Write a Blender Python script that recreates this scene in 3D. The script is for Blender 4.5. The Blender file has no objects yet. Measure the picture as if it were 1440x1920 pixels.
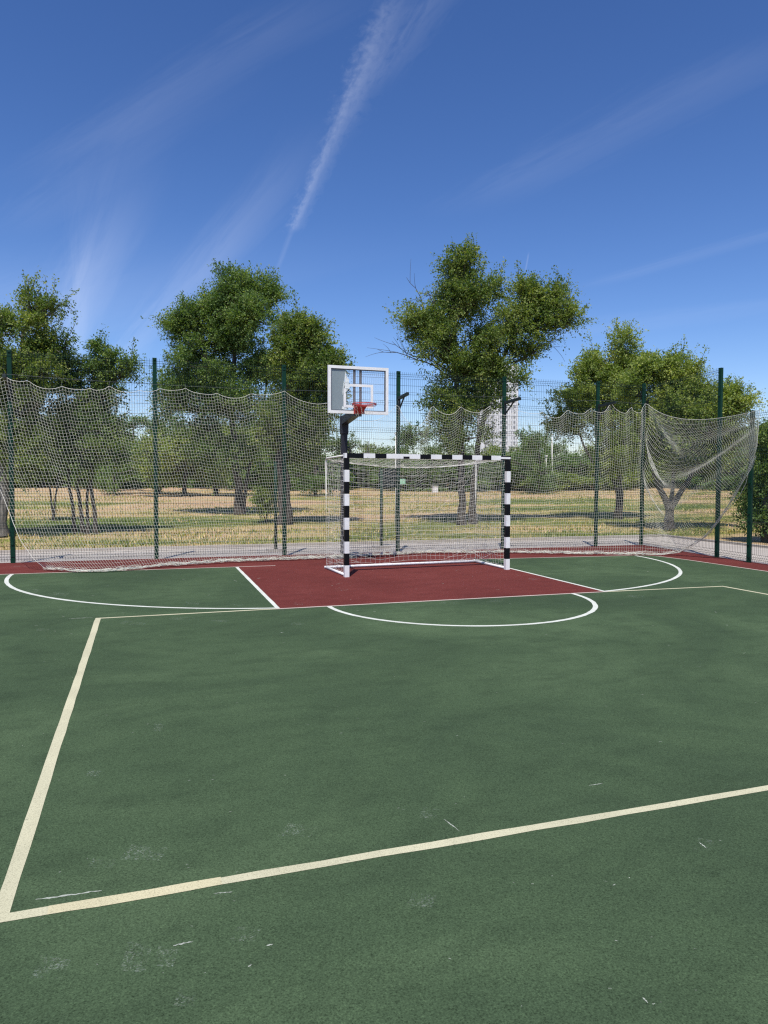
import bpy, math, random
import numpy as np
from mathutils import Matrix, Vector, noise

R = math.radians
scene = bpy.context.scene
col = scene.collection
rng = np.random.default_rng(7)

# ------------------------------------------------------------------ camera
F, PITCH, ROLL, YAW, CAMH = 1349.76, 0.041577, 0.002894, 0.321005, 1.5989
fwd = np.array([math.sin(YAW) * math.cos(PITCH), math.cos(YAW) * math.cos(PITCH), -math.sin(PITCH)])
r0 = np.array([math.cos(YAW), -math.sin(YAW), 0.0])
u0 = np.cross(r0, fwd)
rgt = r0 * math.cos(ROLL) + u0 * math.sin(ROLL)
upv = -r0 * math.sin(ROLL) + u0 * math.cos(ROLL)
EYE = np.array([0, 0, CAMH])

def ray(px, py):
    return fwd * F + rgt * (px - 720) + upv * (960 - py)
def at_depth(px, py, D):
    return EYE + ray(px, py) * (D / F)
def at_y(px, py, Y):
    d = ray(px, py); return EYE + d * (Y / d[1])

cam_d = bpy.data.cameras.new('camera')
cam = bpy.data.objects.new('camera', cam_d); col.objects.link(cam)
cam_d.sensor_fit = 'VERTICAL'; cam_d.sensor_height = 32.0
cam_d.lens = F / 1920 * 32.0
cam_d.clip_start = 0.05; cam_d.clip_end = 5000
m = Matrix.Identity(4)
for i in range(3):
    m[i][0] = rgt[i]; m[i][1] = upv[i]; m[i][2] = -fwd[i]; m[i][3] = EYE[i]
cam.matrix_world = m
scene.camera = cam

# ------------------------------------------------------------------ materials
def new_mat(name):
    mt = bpy.data.materials.new(name); mt.use_nodes = True
    nt = mt.node_tree
    return mt, nt, nt.nodes['Principled BSDF']
def N(nt, t, **kw):
    n = nt.nodes.new(t)
    for k, v in kw.items():
        if k in n.inputs.keys() if isinstance(k, str) else False:
            n.inputs[k].default_value = v
        else:
            setattr(n, k, v)
    return n
def L(nt, a, b): nt.links.new(a, b)
def noise_tex(nt, vec, scale, detail=3, rough=0.55, dist=0.0):
    n = nt.nodes.new('ShaderNodeTexNoise')
    n.inputs['Scale'].default_value = scale; n.inputs['Detail'].default_value = detail
    n.inputs['Roughness'].default_value = rough; n.inputs['Distortion'].default_value = dist
    if vec is not None: L(nt, vec, n.inputs['Vector'])
    return n.outputs['Fac']
def ramp(nt, fac, stops):
    n = nt.nodes.new('ShaderNodeValToRGB')
    e = n.color_ramp.elements
    e[0].position, e[0].color = stops[0][0], (*stops[0][1], 1)
    e[1].position, e[1].color = stops[-1][0], (*stops[-1][1], 1)
    for p, c in stops[1:-1]:
        x = e.new(p); x.color = (*c, 1)
    L(nt, fac, n.inputs['Fac'])
    return n.outputs['Color']
def maprange(nt, v, a, b, c=0.0, d=1.0, smooth=True):
    n = nt.nodes.new('ShaderNodeMapRange')
    n.interpolation_type = 'SMOOTHSTEP' if smooth else 'LINEAR'
    L(nt, v, n.inputs['Value'])
    for k, x in zip(('From Min', 'From Max', 'To Min', 'To Max'), (a, b, c, d)): n.inputs[k].default_value = x
    return n.outputs['Result']
def mixc(nt, fac, a, b, mode='MIX'):
    n = nt.nodes.new('ShaderNodeMix'); n.data_type = 'RGBA'; n.blend_type = mode
    for s, v in ((0, fac), (6, a), (7, b)):
        if hasattr(v, 'is_output'): L(nt, v, n.inputs[s])
        elif isinstance(v, (int, float)): n.inputs[s].default_value = v
        else: n.inputs[s].default_value = (*v, 1)
    return n.outputs[2]
def math_n(nt, op, a, b=0.0):
    n = nt.nodes.new('ShaderNodeMath'); n.operation = op
    for s, v in ((0, a), (1, b)):
        if hasattr(v, 'is_output'): L(nt, v, n.inputs[s])
        else: n.inputs[s].default_value = v
    return n.outputs[0]
def position(nt, scale=(1, 1, 1)):
    g = nt.nodes.new('ShaderNodeNewGeometry')
    mp = nt.nodes.new('ShaderNodeMapping'); mp.inputs['Scale'].default_value = scale
    L(nt, g.outputs['Position'], mp.inputs['Vector'])
    return mp.outputs['Vector']
def bump(nt, h, bs, strength=0.3, dist=0.01):
    n = nt.nodes.new('ShaderNodeBump'); n.inputs['Strength'].default_value = strength
    n.inputs['Distance'].default_value = dist
    L(nt, h, n.inputs['Height']); L(nt, n.outputs['Normal'], bs.inputs['Normal'])

def plain(name, color, rough=0.5, metal=0.0, var=0.12, scale=14, spec=0.5):
    mt, nt, bs = new_mat(name)
    v = position(nt)
    f = noise_tex(nt, v, scale, 4)
    c = ramp(nt, f, [(0.25, tuple(x * (1 - var) for x in color)), (0.75, tuple(min(1, x * (1 + var)) for x in color))])
    L(nt, c, bs.inputs['Base Color'])
    bs.inputs['Roughness'].default_value = rough; bs.inputs['Metallic'].default_value = metal
    bs.inputs['Specular IOR Level'].default_value = spec
    return mt

def rubber(name, base, light, dark):
    """granulated rubber court surface: speckle, soft mottling, dust and scuffs"""
    mt, nt, bs = new_mat(name)
    v = position(nt)
    big = noise_tex(nt, v, 0.42, 6, 0.62, 0.8)
    c = ramp(nt, big, [(0.31, dark), (0.5, base), (0.69, light)])
    vs = position(nt, (0.9, 1.6, 1))
    mid = noise_tex(nt, vs, 2.6, 5, 0.65)
    c = mixc(nt, maprange(nt, mid, 0.42, 0.75, 0, 0.5), c, tuple(x * 0.78 for x in dark))
    grain = noise_tex(nt, v, 165, 3, 0.7)
    c = mixc(nt, 1.0, c, ramp(nt, grain, [(0.27, (0.22, 0.24, 0.22)), (0.45, (0.86, 0.86, 0.86)), (0.60, (1.15, 1.15, 1.15)), (0.76, (2.0, 1.95, 1.8))]), 'MULTIPLY')
    # pale dust scuffs: small ragged flecks, gathered in some areas
    vd = position(nt, (1.0, 2.6, 1))
    fl = noise_tex(nt, vd, 9, 8, 0.72, 0.6)
    area = noise_tex(nt, v, 0.9, 2)
    fm = math_n(nt, 'MULTIPLY', maprange(nt, fl, 0.70, 0.78), maprange(nt, area, 0.46, 0.66))
    gr2 = maprange(nt, noise_tex(nt, v, 120, 2), 0.42, 0.6)
    c = mixc(nt, math_n(nt, 'MULTIPLY', math_n(nt, 'MULTIPLY', fm, gr2), 0.4), c, (0.42, 0.45, 0.38))
    # crumbs: tiny pale specks
    vo = nt.nodes.new('ShaderNodeTexVoronoi'); vo.inputs['Scale'].default_value = 7.0
    L(nt, v, vo.inputs['Vector'])
    sp = math_n(nt, 'LESS_THAN', vo.outputs['Distance'], 0.020)
    wn = nt.nodes.new('ShaderNodeSeparateColor'); L(nt, vo.outputs['Color'], wn.inputs[0])
    sp = math_n(nt, 'MULTIPLY', sp, math_n(nt, 'GREATER_THAN', wn.outputs[0], 0.9))
    c = mixc(nt, math_n(nt, 'MULTIPLY', sp, 0.8), c, (0.45, 0.46, 0.38))
    L(nt, c, bs.inputs['Base Color'])
    bs.inputs['Roughness'].default_value = 0.95
    bs.inputs['Specular IOR Level'].default_value = 0.07
    bump(nt, grain, bs, 0.55, 0.006)
    return mt

M = {}
M['green_rubber'] = rubber('green_rubber', (0.058, 0.092, 0.047), (0.080, 0.122, 0.062), (0.045, 0.072, 0.039))
M['red_rubber'] = rubber('red_rubber', (0.140, 0.035, 0.030), (0.162, 0.043, 0.037), (0.116, 0.029, 0.025))

def line_paint(name, color, wear=0.45):
    mt, nt, bs = new_mat(name)
    v = position(nt)
    g = noise_tex(nt, v, 170, 3, 0.7)
    b = noise_tex(nt, v, 2.2, 4)
    c = mixc(nt, maprange(nt, b, 0.3, 0.7), tuple(x * 0.86 for x in color), color)
    c = mixc(nt, 1.0, c, ramp(nt, g, [(0.28, (0.42, 0.43, 0.40)), (0.45, (0.92, 0.92, 0.92)), (0.7, (1.1, 1.1, 1.1))]), 'MULTIPLY')
    wn = noise_tex(nt, v, 34, 6, 0.75)
    ar = noise_tex(nt, v, 1.4, 3)
    c = mixc(nt, math_n(nt, 'MULTIPLY', maprange(nt, wn, 0.60, 0.70), maprange(nt, ar, 0.40, 0.66, 0.15, 0.75)), c, (0.12, 0.14, 0.09))
    L(nt, c, bs.inputs['Base Color']); bs.inputs['Roughness'].default_value = 0.9
    bs.inputs['Specular IOR Level'].default_value = 0.1
    bump(nt, g, bs, 0.5, 0.004)
    return mt
M['cream_paint'] = line_paint('cream_line_paint', (0.56, 0.535, 0.36))
M['yellow_paint'] = line_paint('yellow_line_paint', (0.58, 0.53, 0.335))
M['white_paint'] = line_paint('white_line_paint', (0.66, 0.68, 0.60))
M['pink_paint'] = line_paint('faded_line_paint', (0.56, 0.46, 0.40))

# scuffs: chalky rubs, ragged alpha
mt, nt, bs = new_mat('chalk_scuff')
v = position(nt)
f = noise_tex(nt, v, 130, 4, 0.7)
f2 = noise_tex(nt, v, 9, 3, 0.6)
a = math_n(nt, 'MULTIPLY', maprange(nt, f, 0.50, 0.66), maprange(nt, f2, 0.40, 0.62))
L(nt, math_n(nt, 'MULTIPLY', a, 0.30), bs.inputs['Alpha'])
bs.inputs['Base Color'].default_value = (0.5, 0.55, 0.47, 1); bs.inputs['Roughness'].default_value = 0.9
M['scuff'] = mt

M['fence_green'] = plain('green_powder_coat', (0.003, 0.034, 0.019), 0.5, 0, 0.15, 6, 0.2)
M['wire'] = plain('green_coated_wire', (0.004, 0.018, 0.018), 0.6, 0, 0.15, 6, 0.15)
M['arm_black'] = plain('dark_bracket_paint', (0.006, 0.014, 0.012), 0.5)
M['cord'] = plain('white_net_cord', (0.64, 0.63, 0.54), 0.85, 0, 0.2, 3, 0.2)
M['goal_cord'] = plain('white_goal_net_cord', (0.82, 0.80, 0.72), 0.8, 0, 0.1, 3)
M['rope'] = plain('pale_rope', (0.72, 0.70, 0.60), 0.8, 0, 0.15, 5)
M['cable'] = plain('steel_cable', (0.10, 0.11, 0.11), 0.45, 0.3)
def chipped(name, color, chip, rough=0.4, spec=0.4):
    mt, nt, bs = new_mat(name)
    v = position(nt)
    f = noise_tex(nt, v, 7, 5, 0.65)
    c = ramp(nt, f, [(0.3, tuple(x * .86 for x in color)), (0.65, color)])
    ch = math_n(nt, 'MULTIPLY', maprange(nt, noise_tex(nt, v, 38, 6, 0.7, 0.6), 0.64, 0.68), maprange(nt, noise_tex(nt, v, 3.1, 2), 0.42, 0.6))
    c = mixc(nt, ch, c, chip)
    L(nt, c, bs.inputs['Base Color']); bs.inputs['Roughness'].default_value = rough
    bs.inputs['Specular IOR Level'].default_value = spec
    bump(nt, f, bs, 0.12, 0.01)
    return mt
M['white_steel'] = chipped('white_painted_steel', (0.86, 0.85, 0.82), (0.26, 0.22, 0.18))
M['cream_steel'] = plain('cream_painted_steel', (0.76, 0.74, 0.66), 0.4, 0, 0.08, 9)
M['black_paint'] = plain('black_paint', (0.004, 0.004, 0.006), 0.5, 0, 0.25, 9, 0.2)
M['graphite'] = plain('graphite_painted_steel', (0.022, 0.022, 0.032), 0.45, 0, 0.12, 8, 0.3)
M['strut_grey'] = plain('grey_strut_paint', (0.06, 0.06, 0.075), 0.45, 0, 0.1, 8)
M['rim_red'] = plain('red_painted_steel', (0.42, 0.035, 0.030), 0.4, 0, 0.15, 12)
M['grey_lining'] = plain('grey_rubber_lining', (0.10, 0.115, 0.14), 0.6)
M['crazed'] = plain('white_crazed_glass', (0.72, 0.76, 0.74), 0.5, 0, 0.3, 60)

mt, nt, bs = new_mat('clear_acrylic')
bs.inputs['Base Color'].default_value = (1, 1, 1, 1); bs.inputs['Roughness'].default_value = 0.03
bs.inputs['Alpha'].default_value = 0.06; bs.inputs['IOR'].default_value = 1.45
M['glass'] = mt
mt, nt, bs = new_mat('clouded_acrylic')
v = position(nt, (1, 1, 0.35))
f = noise_tex(nt, v, 5, 5, 0.65)
L(nt, ramp(nt, f, [(0.3, (0.21, 0.26, 0.27)), (0.7, (0.29, 0.335, 0.345))]), bs.inputs['Base Color'])
L(nt, maprange(nt, f, 0.2, 0.8, 0.95, 0.86), bs.inputs['Alpha'])
bs.inputs['Roughness'].default_value = 0.25
M['clouded'] = mt

def bark(name, a, b):
    mt, nt, bs = new_mat(name)
    v = position(nt, (1, 1, 0.22))
    f = noise_tex(nt, v, 14, 6, 0.7, 0.4)
    L(nt, ramp(nt, f, [(0.3, a), (0.7, b)]), bs.inputs['Base Color'])
    bs.inputs['Roughness'].default_value = 0.9
    bump(nt, f, bs, 0.8, 0.05)
    return mt
M['bark'] = bark('dark_elm_bark', (0.030, 0.024, 0.020), (0.105, 0.088, 0.075))
M['grey_bark'] = bark('grey_bark', (0.10, 0.095, 0.085), (0.27, 0.25, 0.22))

def leaf_mat(name, stops, trans=0.5, shine=0.55):
    mt, nt, bs = new_mat(name)
    nt.nodes.remove(bs)
    out = nt.nodes['Material Output']
    g = nt.nodes.new('ShaderNodeNewGeometry')
    c = ramp(nt, g.outputs['Random Per Island'], stops)
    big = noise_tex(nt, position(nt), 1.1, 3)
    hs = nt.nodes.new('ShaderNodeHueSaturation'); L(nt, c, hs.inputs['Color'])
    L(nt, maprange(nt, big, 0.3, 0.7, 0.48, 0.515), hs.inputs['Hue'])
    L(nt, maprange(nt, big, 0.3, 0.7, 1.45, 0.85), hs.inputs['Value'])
    c = hs.outputs['Color']
    pb = nt.nodes.new('ShaderNodeBsdfPrincipled'); pb.inputs['Roughness'].default_value = shine
    pb.inputs['Specular IOR Level'].default_value = 0.22
    tr = nt.nodes.new('ShaderNodeBsdfTranslucent')
    L(nt, c, pb.inputs['Base Color'])
    L(nt, mixc(nt, 1.0, c, (1.5, 1.7, 0.55), 'MULTIPLY'), tr.inputs['Color'])
    mx = nt.nodes.new('ShaderNodeMixShader'); mx.inputs['Fac'].default_value = trans
    L(nt, pb.outputs[0], mx.inputs[1]); L(nt, tr.outputs[0], mx.inputs[2])
    L(nt, mx.outputs[0], out.inputs['Surface'])
    return mt
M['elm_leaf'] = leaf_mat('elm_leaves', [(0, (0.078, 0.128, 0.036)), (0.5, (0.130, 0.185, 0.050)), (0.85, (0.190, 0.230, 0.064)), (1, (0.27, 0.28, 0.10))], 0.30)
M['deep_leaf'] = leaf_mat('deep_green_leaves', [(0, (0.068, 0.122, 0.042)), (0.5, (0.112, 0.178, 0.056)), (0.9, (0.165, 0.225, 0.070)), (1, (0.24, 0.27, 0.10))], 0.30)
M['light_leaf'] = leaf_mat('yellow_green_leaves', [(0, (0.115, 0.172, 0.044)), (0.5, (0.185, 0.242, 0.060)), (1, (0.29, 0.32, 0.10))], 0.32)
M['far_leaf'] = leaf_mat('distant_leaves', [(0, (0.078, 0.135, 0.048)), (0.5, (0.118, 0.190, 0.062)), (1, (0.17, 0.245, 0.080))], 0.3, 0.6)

# ------------------------------------------------------------------ mesh helpers
class MB:
    def __init__(s): s.v = []; s.f = []; s.m = []; s.n = 0
    def add(s, verts, faces, mi=0):
        verts = np.asarray(verts, float).reshape(-1, 3); faces = np.asarray(faces)
        s.v.append(verts); s.f.append(faces + s.n); s.m.append(np.full(len(faces), mi)); s.n += len(verts)
    def box(s, lo, hi, mi=0, rot=None, org=None):
        lo = np.array(lo, float); hi = np.array(hi, float)
        vs = np.array([[x, y, z] for z in (lo[2], hi[2]) for y in (lo[1], hi[1]) for x in (lo[0], hi[0])])
        if rot is not None:
            c, n_ = math.cos(rot), math.sin(rot); o = np.array(org)
            d = vs - o; vs = o + np.stack([d[:, 0] * c - d[:, 1] * n_, d[:, 0] * n_ + d[:, 1] * c, d[:, 2]], 1)
        s.add(vs, [[0, 2, 3, 1], [4, 5, 7, 6], [0, 1, 5, 4], [2, 6, 7, 3], [0, 4, 6, 2], [1, 3, 7, 5]], mi)
    def bar(s, a, b, w, h, mi=0):
        """rectangular bar from a to b"""
        a = np.array(a, float); b = np.array(b, float); t = b - a; t /= np.linalg.norm(t)
        ref = np.array([0, 0, 1.]) if abs(t[2]) < 0.9 else np.array([0, 1., 0])
        x = np.cross(t, ref); x /= np.linalg.norm(x); y = np.cross(x, t)
        vs = [p + x * w / 2 * i + y * h / 2 * j for p in (a, b) for i, j in ((-1, -1), (1, -1), (1, 1), (-1, 1))]
        s.add(vs, [[0, 1, 2, 3], [7, 6, 5, 4], [0, 4, 5, 1], [1, 5, 6, 2], [2, 6, 7, 3], [3, 7, 4, 0]], mi)
    def tubes(s, P, rad, k=3, mi=0, cap=False):
        """P: (n, m, 3) array of n polylines of m points; rad scalar, (m,) or (n, m)"""
        P = np.asarray(P, float)
        if P.ndim == 2: P = P[None]
        n, m_, _ = P.shape
        rad = np.broadcast_to(np.asarray(rad, float), (n, m_))
        T = np.gradient(P, axis=1); T /= np.maximum(np.linalg.norm(T, axis=2, keepdims=True), 1e-9)
        mean = T.mean(axis=1, keepdims=True)
        ref = np.where(np.abs(mean[..., 2:3]) < 0.8, np.array([0, 0, 1.]), np.array([0.3, 1., 0]))
        A = np.cross(T, np.broadcast_to(ref, T.shape)); A /= np.maximum(np.linalg.norm(A, axis=2, keepdims=True), 1e-9)
        B = np.cross(T, A)
        ang = np.arange(k) * 2 * math.pi / k
        V = P[:, :, None, :] + rad[:, :, None, None] * (A[:, :, None, :] * np.cos(ang)[:, None] + B[:, :, None, :] * np.sin(ang)[:, None])
        idx = np.arange(n * m_ * k).reshape(n, m_, k)
        a = idx[:, :-1, :]; b = idx[:, 1:, :]
        F_ = np.stack([a, np.roll(a, -1, 2), np.roll(b, -1, 2), b], -1).reshape(-1, 4)
        s.add(V.reshape(-1, 3), F_, mi)
        if cap and k == 4:
            s.f.append(np.concatenate([idx[:, 0, ::-1], idx[:, -1, :]]) + (s.n - n * m_ * k)); s.m.append(np.full(2 * n, mi))
        elif cap:
            base = s.n - n * m_ * k
            for i in range(n):
                for row, fl in ((idx[i, 0], 1), (idx[i, -1], 0)):
                    c0 = row[0] + base
                    tri = [[row[q] + base, row[q + 1] + base, c0, c0] for q in range(1, k - 1)]
                    tri = np.array([[t[2], t[0], t[1]] for t in tri])
                    if fl: tri = tri[:, ::-1]
                    s.f.append(tri); s.m.append(np.full(len(tri), mi))
    def build(s, name, mats, parent=None, smooth=False, origin=(0, 0, 0)):
        me = bpy.data.meshes.new(name)
        V = np.concatenate(s.v) - np.array(origin, float)
        loops = np.concatenate([f.reshape(-1) for f in s.f]).astype(np.int32)
        sizes = np.concatenate([np.full(len(f), f.shape[1]) for f in s.f]).astype(np.int32)
        starts = np.concatenate([[0], np.cumsum(sizes)[:-1]]).astype(np.int32)
        me.vertices.add(len(V)); me.vertices.foreach_set('co', V.astype(np.float32).ravel())
        me.loops.add(len(loops)); me.loops.foreach_set('vertex_index', loops)
        me.polygons.add(len(sizes)); me.polygons.foreach_set('loop_start', starts)
        me.polygons.foreach_set('loop_total', sizes)
        me.polygons.foreach_set('material_index', np.concatenate(s.m).astype(np.int32))
        me.polygons.foreach_set('use_smooth', np.full(len(sizes), smooth))
        me.update(calc_edges=True); me.validate()
        for x in (mats if isinstance(mats, (list, tuple)) else [mats]): me.materials.append(x)
        o = bpy.data.objects.new(name, me); col.objects.link(o)
        if parent is not None: o.parent = parent
        else: o.location = origin
        return o

def tag(o, label=None, cat=None, group=None, kind=None):
    if label: o['label'] = label
    if cat: o['category'] = cat
    if group: o['group'] = group
    if kind: o['kind'] = kind
    return o
def thing(name, loc, label, cat, group=None):
    o = bpy.data.objects.new(name, None); col.objects.link(o); o.location = loc
    o.empty_display_size = 0.2
    return tag(o, label, cat, group)
def copy_tree(o, parent=None):
    c = o.copy(); col.objects.link(c)
    if parent is not None: c.parent = parent
    for ch in list(o.children): copy_tree(ch, c)
    return c
def bevel(o, w=0.004, seg=2):
    b = o.modifiers.new('bevel', 'BEVEL'); b.width = w; b.segments = seg; b.limit_method = 'ANGLE'
    return o

# ------------------------------------------------------------------ light and sky
SUN_EL, SUN_DIR = R(64), np.array([-0.43, -0.90])       # horizontal direction towards the sun
SUN_DIR = SUN_DIR / np.linalg.norm(SUN_DIR)
sd = bpy.data.lights.new('sun', 'SUN'); sd.energy = 4.2; sd.angle = R(0.53); sd.color = (1.0, 0.955, 0.88)
so = bpy.data.objects.new('sun', sd); col.objects.link(so)
to_sun = Vector((SUN_DIR[0] * math.cos(SUN_EL), SUN_DIR[1] * math.cos(SUN_EL), math.sin(SUN_EL)))
so.rotation_euler = (-to_sun).to_track_quat('-Z', 'Y').to_euler(); so.location = to_sun * 60

w = bpy.data.worlds.new('World'); scene.world = w; w.use_nodes = True
nt = w.node_tree; bg = nt.nodes['Background']
sky = nt.nodes.new('ShaderNodeTexSky'); sky.sky_type = 'NISHITA'; sky.sun_disc = False
sky.sun_elevation = SUN_EL; sky.sun_rotation = math.atan2(SUN_DIR[0], SUN_DIR[1])
sky.air_density = 1.0; sky.dust_density = 0.35; sky.ozone_density = 2.6; sky.altitude = 100
hs = nt.nodes.new('ShaderNodeHueSaturation'); hs.inputs['Saturation'].default_value = 1.16
sg = nt.nodes.new('ShaderNodeGamma'); sg.inputs['Gamma'].default_value = 1.25
hs.inputs['Value'].default_value = 1.0
L(nt, sky.outputs[0], hs.inputs['Color'])
L(nt, hs.outputs['Color'], sg.inputs['Color'])
skyc = mixc(nt, 1.0, sg.outputs['Color'], (0.80, 0.73, 0.81), 'MULTIPLY')
# high thin cloud lies on a flat layer: direction / height gives its plane coordinates
tc = nt.nodes.new('ShaderNodeTexCoord')
sx = nt.nodes.new('ShaderNodeSeparateXYZ'); L(nt, tc.outputs['Generated'], sx.inputs[0])
zc = math_n(nt, 'MAXIMUM', sx.outputs['Z'], 0.03)
PX = math_n(nt, 'DIVIDE', sx.outputs['X'], zc); PY = math_n(nt, 'DIVIDE', sx.outputs['Y'], zc)
def plane_pt(px, py):
    d = ray(px, py); return np.array([d[0] / d[2], d[1] / d[2]])
def streak(a, b, wpx, strength, rag=0.5, nscale=6.0, fade=0.15, seed=0.0, taper=1.0, detail=6, fade_end=0.3, across=2.6):
    """a straight streak of cirrus or contrail between two points of the cloud layer"""
    A, B = plane_pt(*a), plane_pt(*b)
    d = B - A; Ln = np.linalg.norm(d); d = d / Ln; q = np.array([-d[1], d[0]])
    ma = plane_pt((a[0] + b[0]) / 2, (a[1] + b[1]) / 2)
    pd = np.array([b[1] - a[1], -(b[0] - a[0])], float); pd /= np.linalg.norm(pd)
    mo = plane_pt((a[0] + b[0]) / 2 + pd[0] * wpx / 2, (a[1] + b[1]) / 2 + pd[1] * wpx / 2)
    hw = abs((mo - ma) @ q)
    def lin(vec, off):
        return math_n(nt, 'ADD', math_n(nt, 'ADD', math_n(nt, 'MULTIPLY', PX, float(vec[0])), math_n(nt, 'MULTIPLY', PY, float(vec[1]))), float(off))
    tl = lin(d / Ln, -(A @ d) / Ln); s = lin(q / hw, -(A @ q) / hw)
    uA, uB = 1 / np.linalg.norm(A), 1 / np.linalg.norm(B)
    inv = math_n(nt, 'DIVIDE', 1.0, math_n(nt, 'SQRT', math_n(nt, 'ADD', math_n(nt, 'MULTIPLY', PX, PX), math_n(nt, 'MULTIPLY', PY, PY))))
    t = math_n(nt, 'DIVIDE', math_n(nt, 'SUBTRACT', inv, float(uA)), float(uB - uA))
    t = math_n(nt, 'MAXIMUM', t, math_n(nt, 'MULTIPLY', math_n(nt, 'LESS_THAN', tl, -5.0), -1.0))
    cv = nt.nodes.new('ShaderNodeCombineXYZ')
    L(nt, math_n(nt, 'MULTIPLY', tl, nscale), cv.inputs[0]); L(nt, math_n(nt, 'MULTIPLY', s, across), cv.inputs[1]); cv.inputs[2].default_value = seed
    n = noise_tex(nt, cv.outputs[0], 1.6, detail, 0.62, 0.4)
    off = math_n(nt, 'MULTIPLY', math_n(nt, 'SUBTRACT', n, 0.5), rag * 2.2)
    sa = math_n(nt, 'ABSOLUTE', math_n(nt, 'ADD', s, off))
    core = maprange(nt, sa, 0.0, 1.0, 1.0, 0.0)
    ends = math_n(nt, 'MULTIPLY', maprange(nt, t, 0, fade), maprange(nt, t, 1 - fade_end, 1, 1, 0))
    tp = maprange(nt, t, 0, 1, 1.0, taper)
    tex = maprange(nt, n, 0.25, 0.75, 1 - rag * 0.8, 1.0)
    x = math_n(nt, 'MULTIPLY', math_n(nt, 'MULTIPLY', core, ends), math_n(nt, 'MULTIPLY', tp, tex))
    return math_n(nt, 'MULTIPLY', x, strength)
streaks = [
    streak((546, 440), (770, -60), 62, 0.09, 0.8, 16, 0.035, 1.0, 0.60, 10, 0.4, 1.3),
    streak((548, 436), (740, -20), 26, 0.075, 0.7, 16, 0.035, 21.0, 0.25, 10, 0.5, 1.3),
    streak((620, 300), (775, -80), 95, 0.07, 0.95, 13, 0.4, 13.0, 1.0, 10, 0.3, 1.3),
    streak((510, 530), (556, 410), 14, 0.05, 0.4, 2, 0.4, 2.0, 1.0, 5, 0.3, 1.2),
    streak((690, 190), (900, -120), 90, 0.045, 0.7, 5, 0.3, 3.0),
    streak((-20, 370), (720, -60), 130, 0.032, 0.5, 4, 0.3, 4.0, 1.0, 9),
    streak((110, 700), (300, 170), 180, 0.115, 0.5, 3, 0.10, 5.0, 0.25, 10, 0.7),
    streak((150, 700), (150, 230), 70, 0.065, 0.5, 3, 0.10, 6.0, 0.3, 9, 0.7),
    streak((205, 700), (640, 210), 150, 0.085, 0.55, 3, 0.10, 7.0, 0.3, 10, 0.7),
    streak((20, 660), (330, 300), 150, 0.05, 0.5, 3, 0.2, 15.0, 0.3, 9, 0.6),
    streak((330, 580), (640, 190), 130, 0.05, 0.5, 3, 0.2, 16.0, 0.6, 9, 0.5),
    streak((0, 460), (480, 80), 190, 0.028, 0.5, 3, 0.2, 17.0, 0.8, 10, 0.5),
    streak((-260, 700), (560, 400), 600, 0.10, 0.4, 2, 0.15, 8.0, 0.4, 6, 0.7),
    streak((820, 420), (1700, -40), 150, 0.034, 0.5, 4, 0.3, 9.0, 1.0, 8),
    streak((1060, 550), (1640, 380), 36, 0.032, 0.4, 3, 0.3, 10.0),
    streak((1000, 640), (1640, 530), 90, 0.03, 0.5, 3, 0.3, 11.0),
    streak((984, 515), (992, 470), 5, 0.08, 0.2, 2, 0.3, 12.0),
]
tot = streaks[0]
for s_ in streaks[1:]:
    # screen: 1-(1-a)(1-b)
    tot = math_n(nt, 'SUBTRACT', 1.0, math_n(nt, 'MULTIPLY', math_n(nt, 'SUBTRACT', 1.0, tot), math_n(nt, 'SUBTRACT', 1.0, s_)))
SKY_STRENGTH = 0.098
cl = mixc(nt, tot, skyc, (9.6, 10.0, 11.2))
L(nt, cl, bg.inputs['Color']); bg.inputs['Strength'].default_value = SKY_STRENGTH

# ------------------------------------------------------------------ ground, path, court
def ground_z(x, y):
    d = np.hypot(x, y)
    base = np.interp(d, [0, 18, 24, 45, 65, 90, 120, 3000], [-0.05, -0.05, 0.0, 0.46, 1.0, 1.5, 1.7, 1.7])
    return base
def gz(x, y): return float(ground_z(np.array(x), np.array(y)))

ax_x = np.concatenate([[-3000, -1500, -600, -300, -150, -90], np.arange(-60, 100, 1.0), [120, 160, 260, 500, 1200, 3000]])
ax_y = np.concatenate([[-3000, -1000, -300, -100, -40, -10], np.arange(0, 16, 2), np.arange(16, 110, 1.0), [120, 150, 250, 600, 1500, 3000]])
GX, GY = np.meshgrid(ax_x, ax_y)
GZ = ground_z(GX, GY)
for i in range(GX.shape[0]):
    for j in range(GX.shape[1]):
        x, y = GX[i, j], GY[i, j]
        if 19 < y < 105 and -60 < x < 100:
            GZ[i, j] += 0.10 * noise.noise(Vector((x * 0.16, y * 0.16, 3))) + 0.05 * noise.noise(Vector((x * 0.5, y * 0.5, 7)))
        if y < 19.5 and math.hypot(x, y) < 60: GZ[i, j] = -0.05
        if x > 12.4 and y < 19.5 and x < 60: GZ[i, j] = -0.05
mb = MB(); ni, nj = GX.shape; idx = np.arange(ni * nj).reshape(ni, nj)
mb.add(np.stack([GX, GY, GZ], -1), np.stack([idx[:-1, :-1], idx[:-1, 1:], idx[1:, 1:], idx[1:, :-1]], -1).reshape(-1, 4))
mt, nt, bs = new_mat('meadow')
v = position(nt)
vs = position(nt, (0.35, 1.0, 1))
a = noise_tex(nt, vs, 0.20, 4, 0.55, 0.5)
b = noise_tex(nt, vs, 1.3, 6, 0.7)
cgrain = noise_tex(nt, v, 9, 5, 0.75)
sxyz = nt.nodes.new('ShaderNodeSeparateXYZ'); L(nt, v, sxyz.inputs[0])
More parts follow.
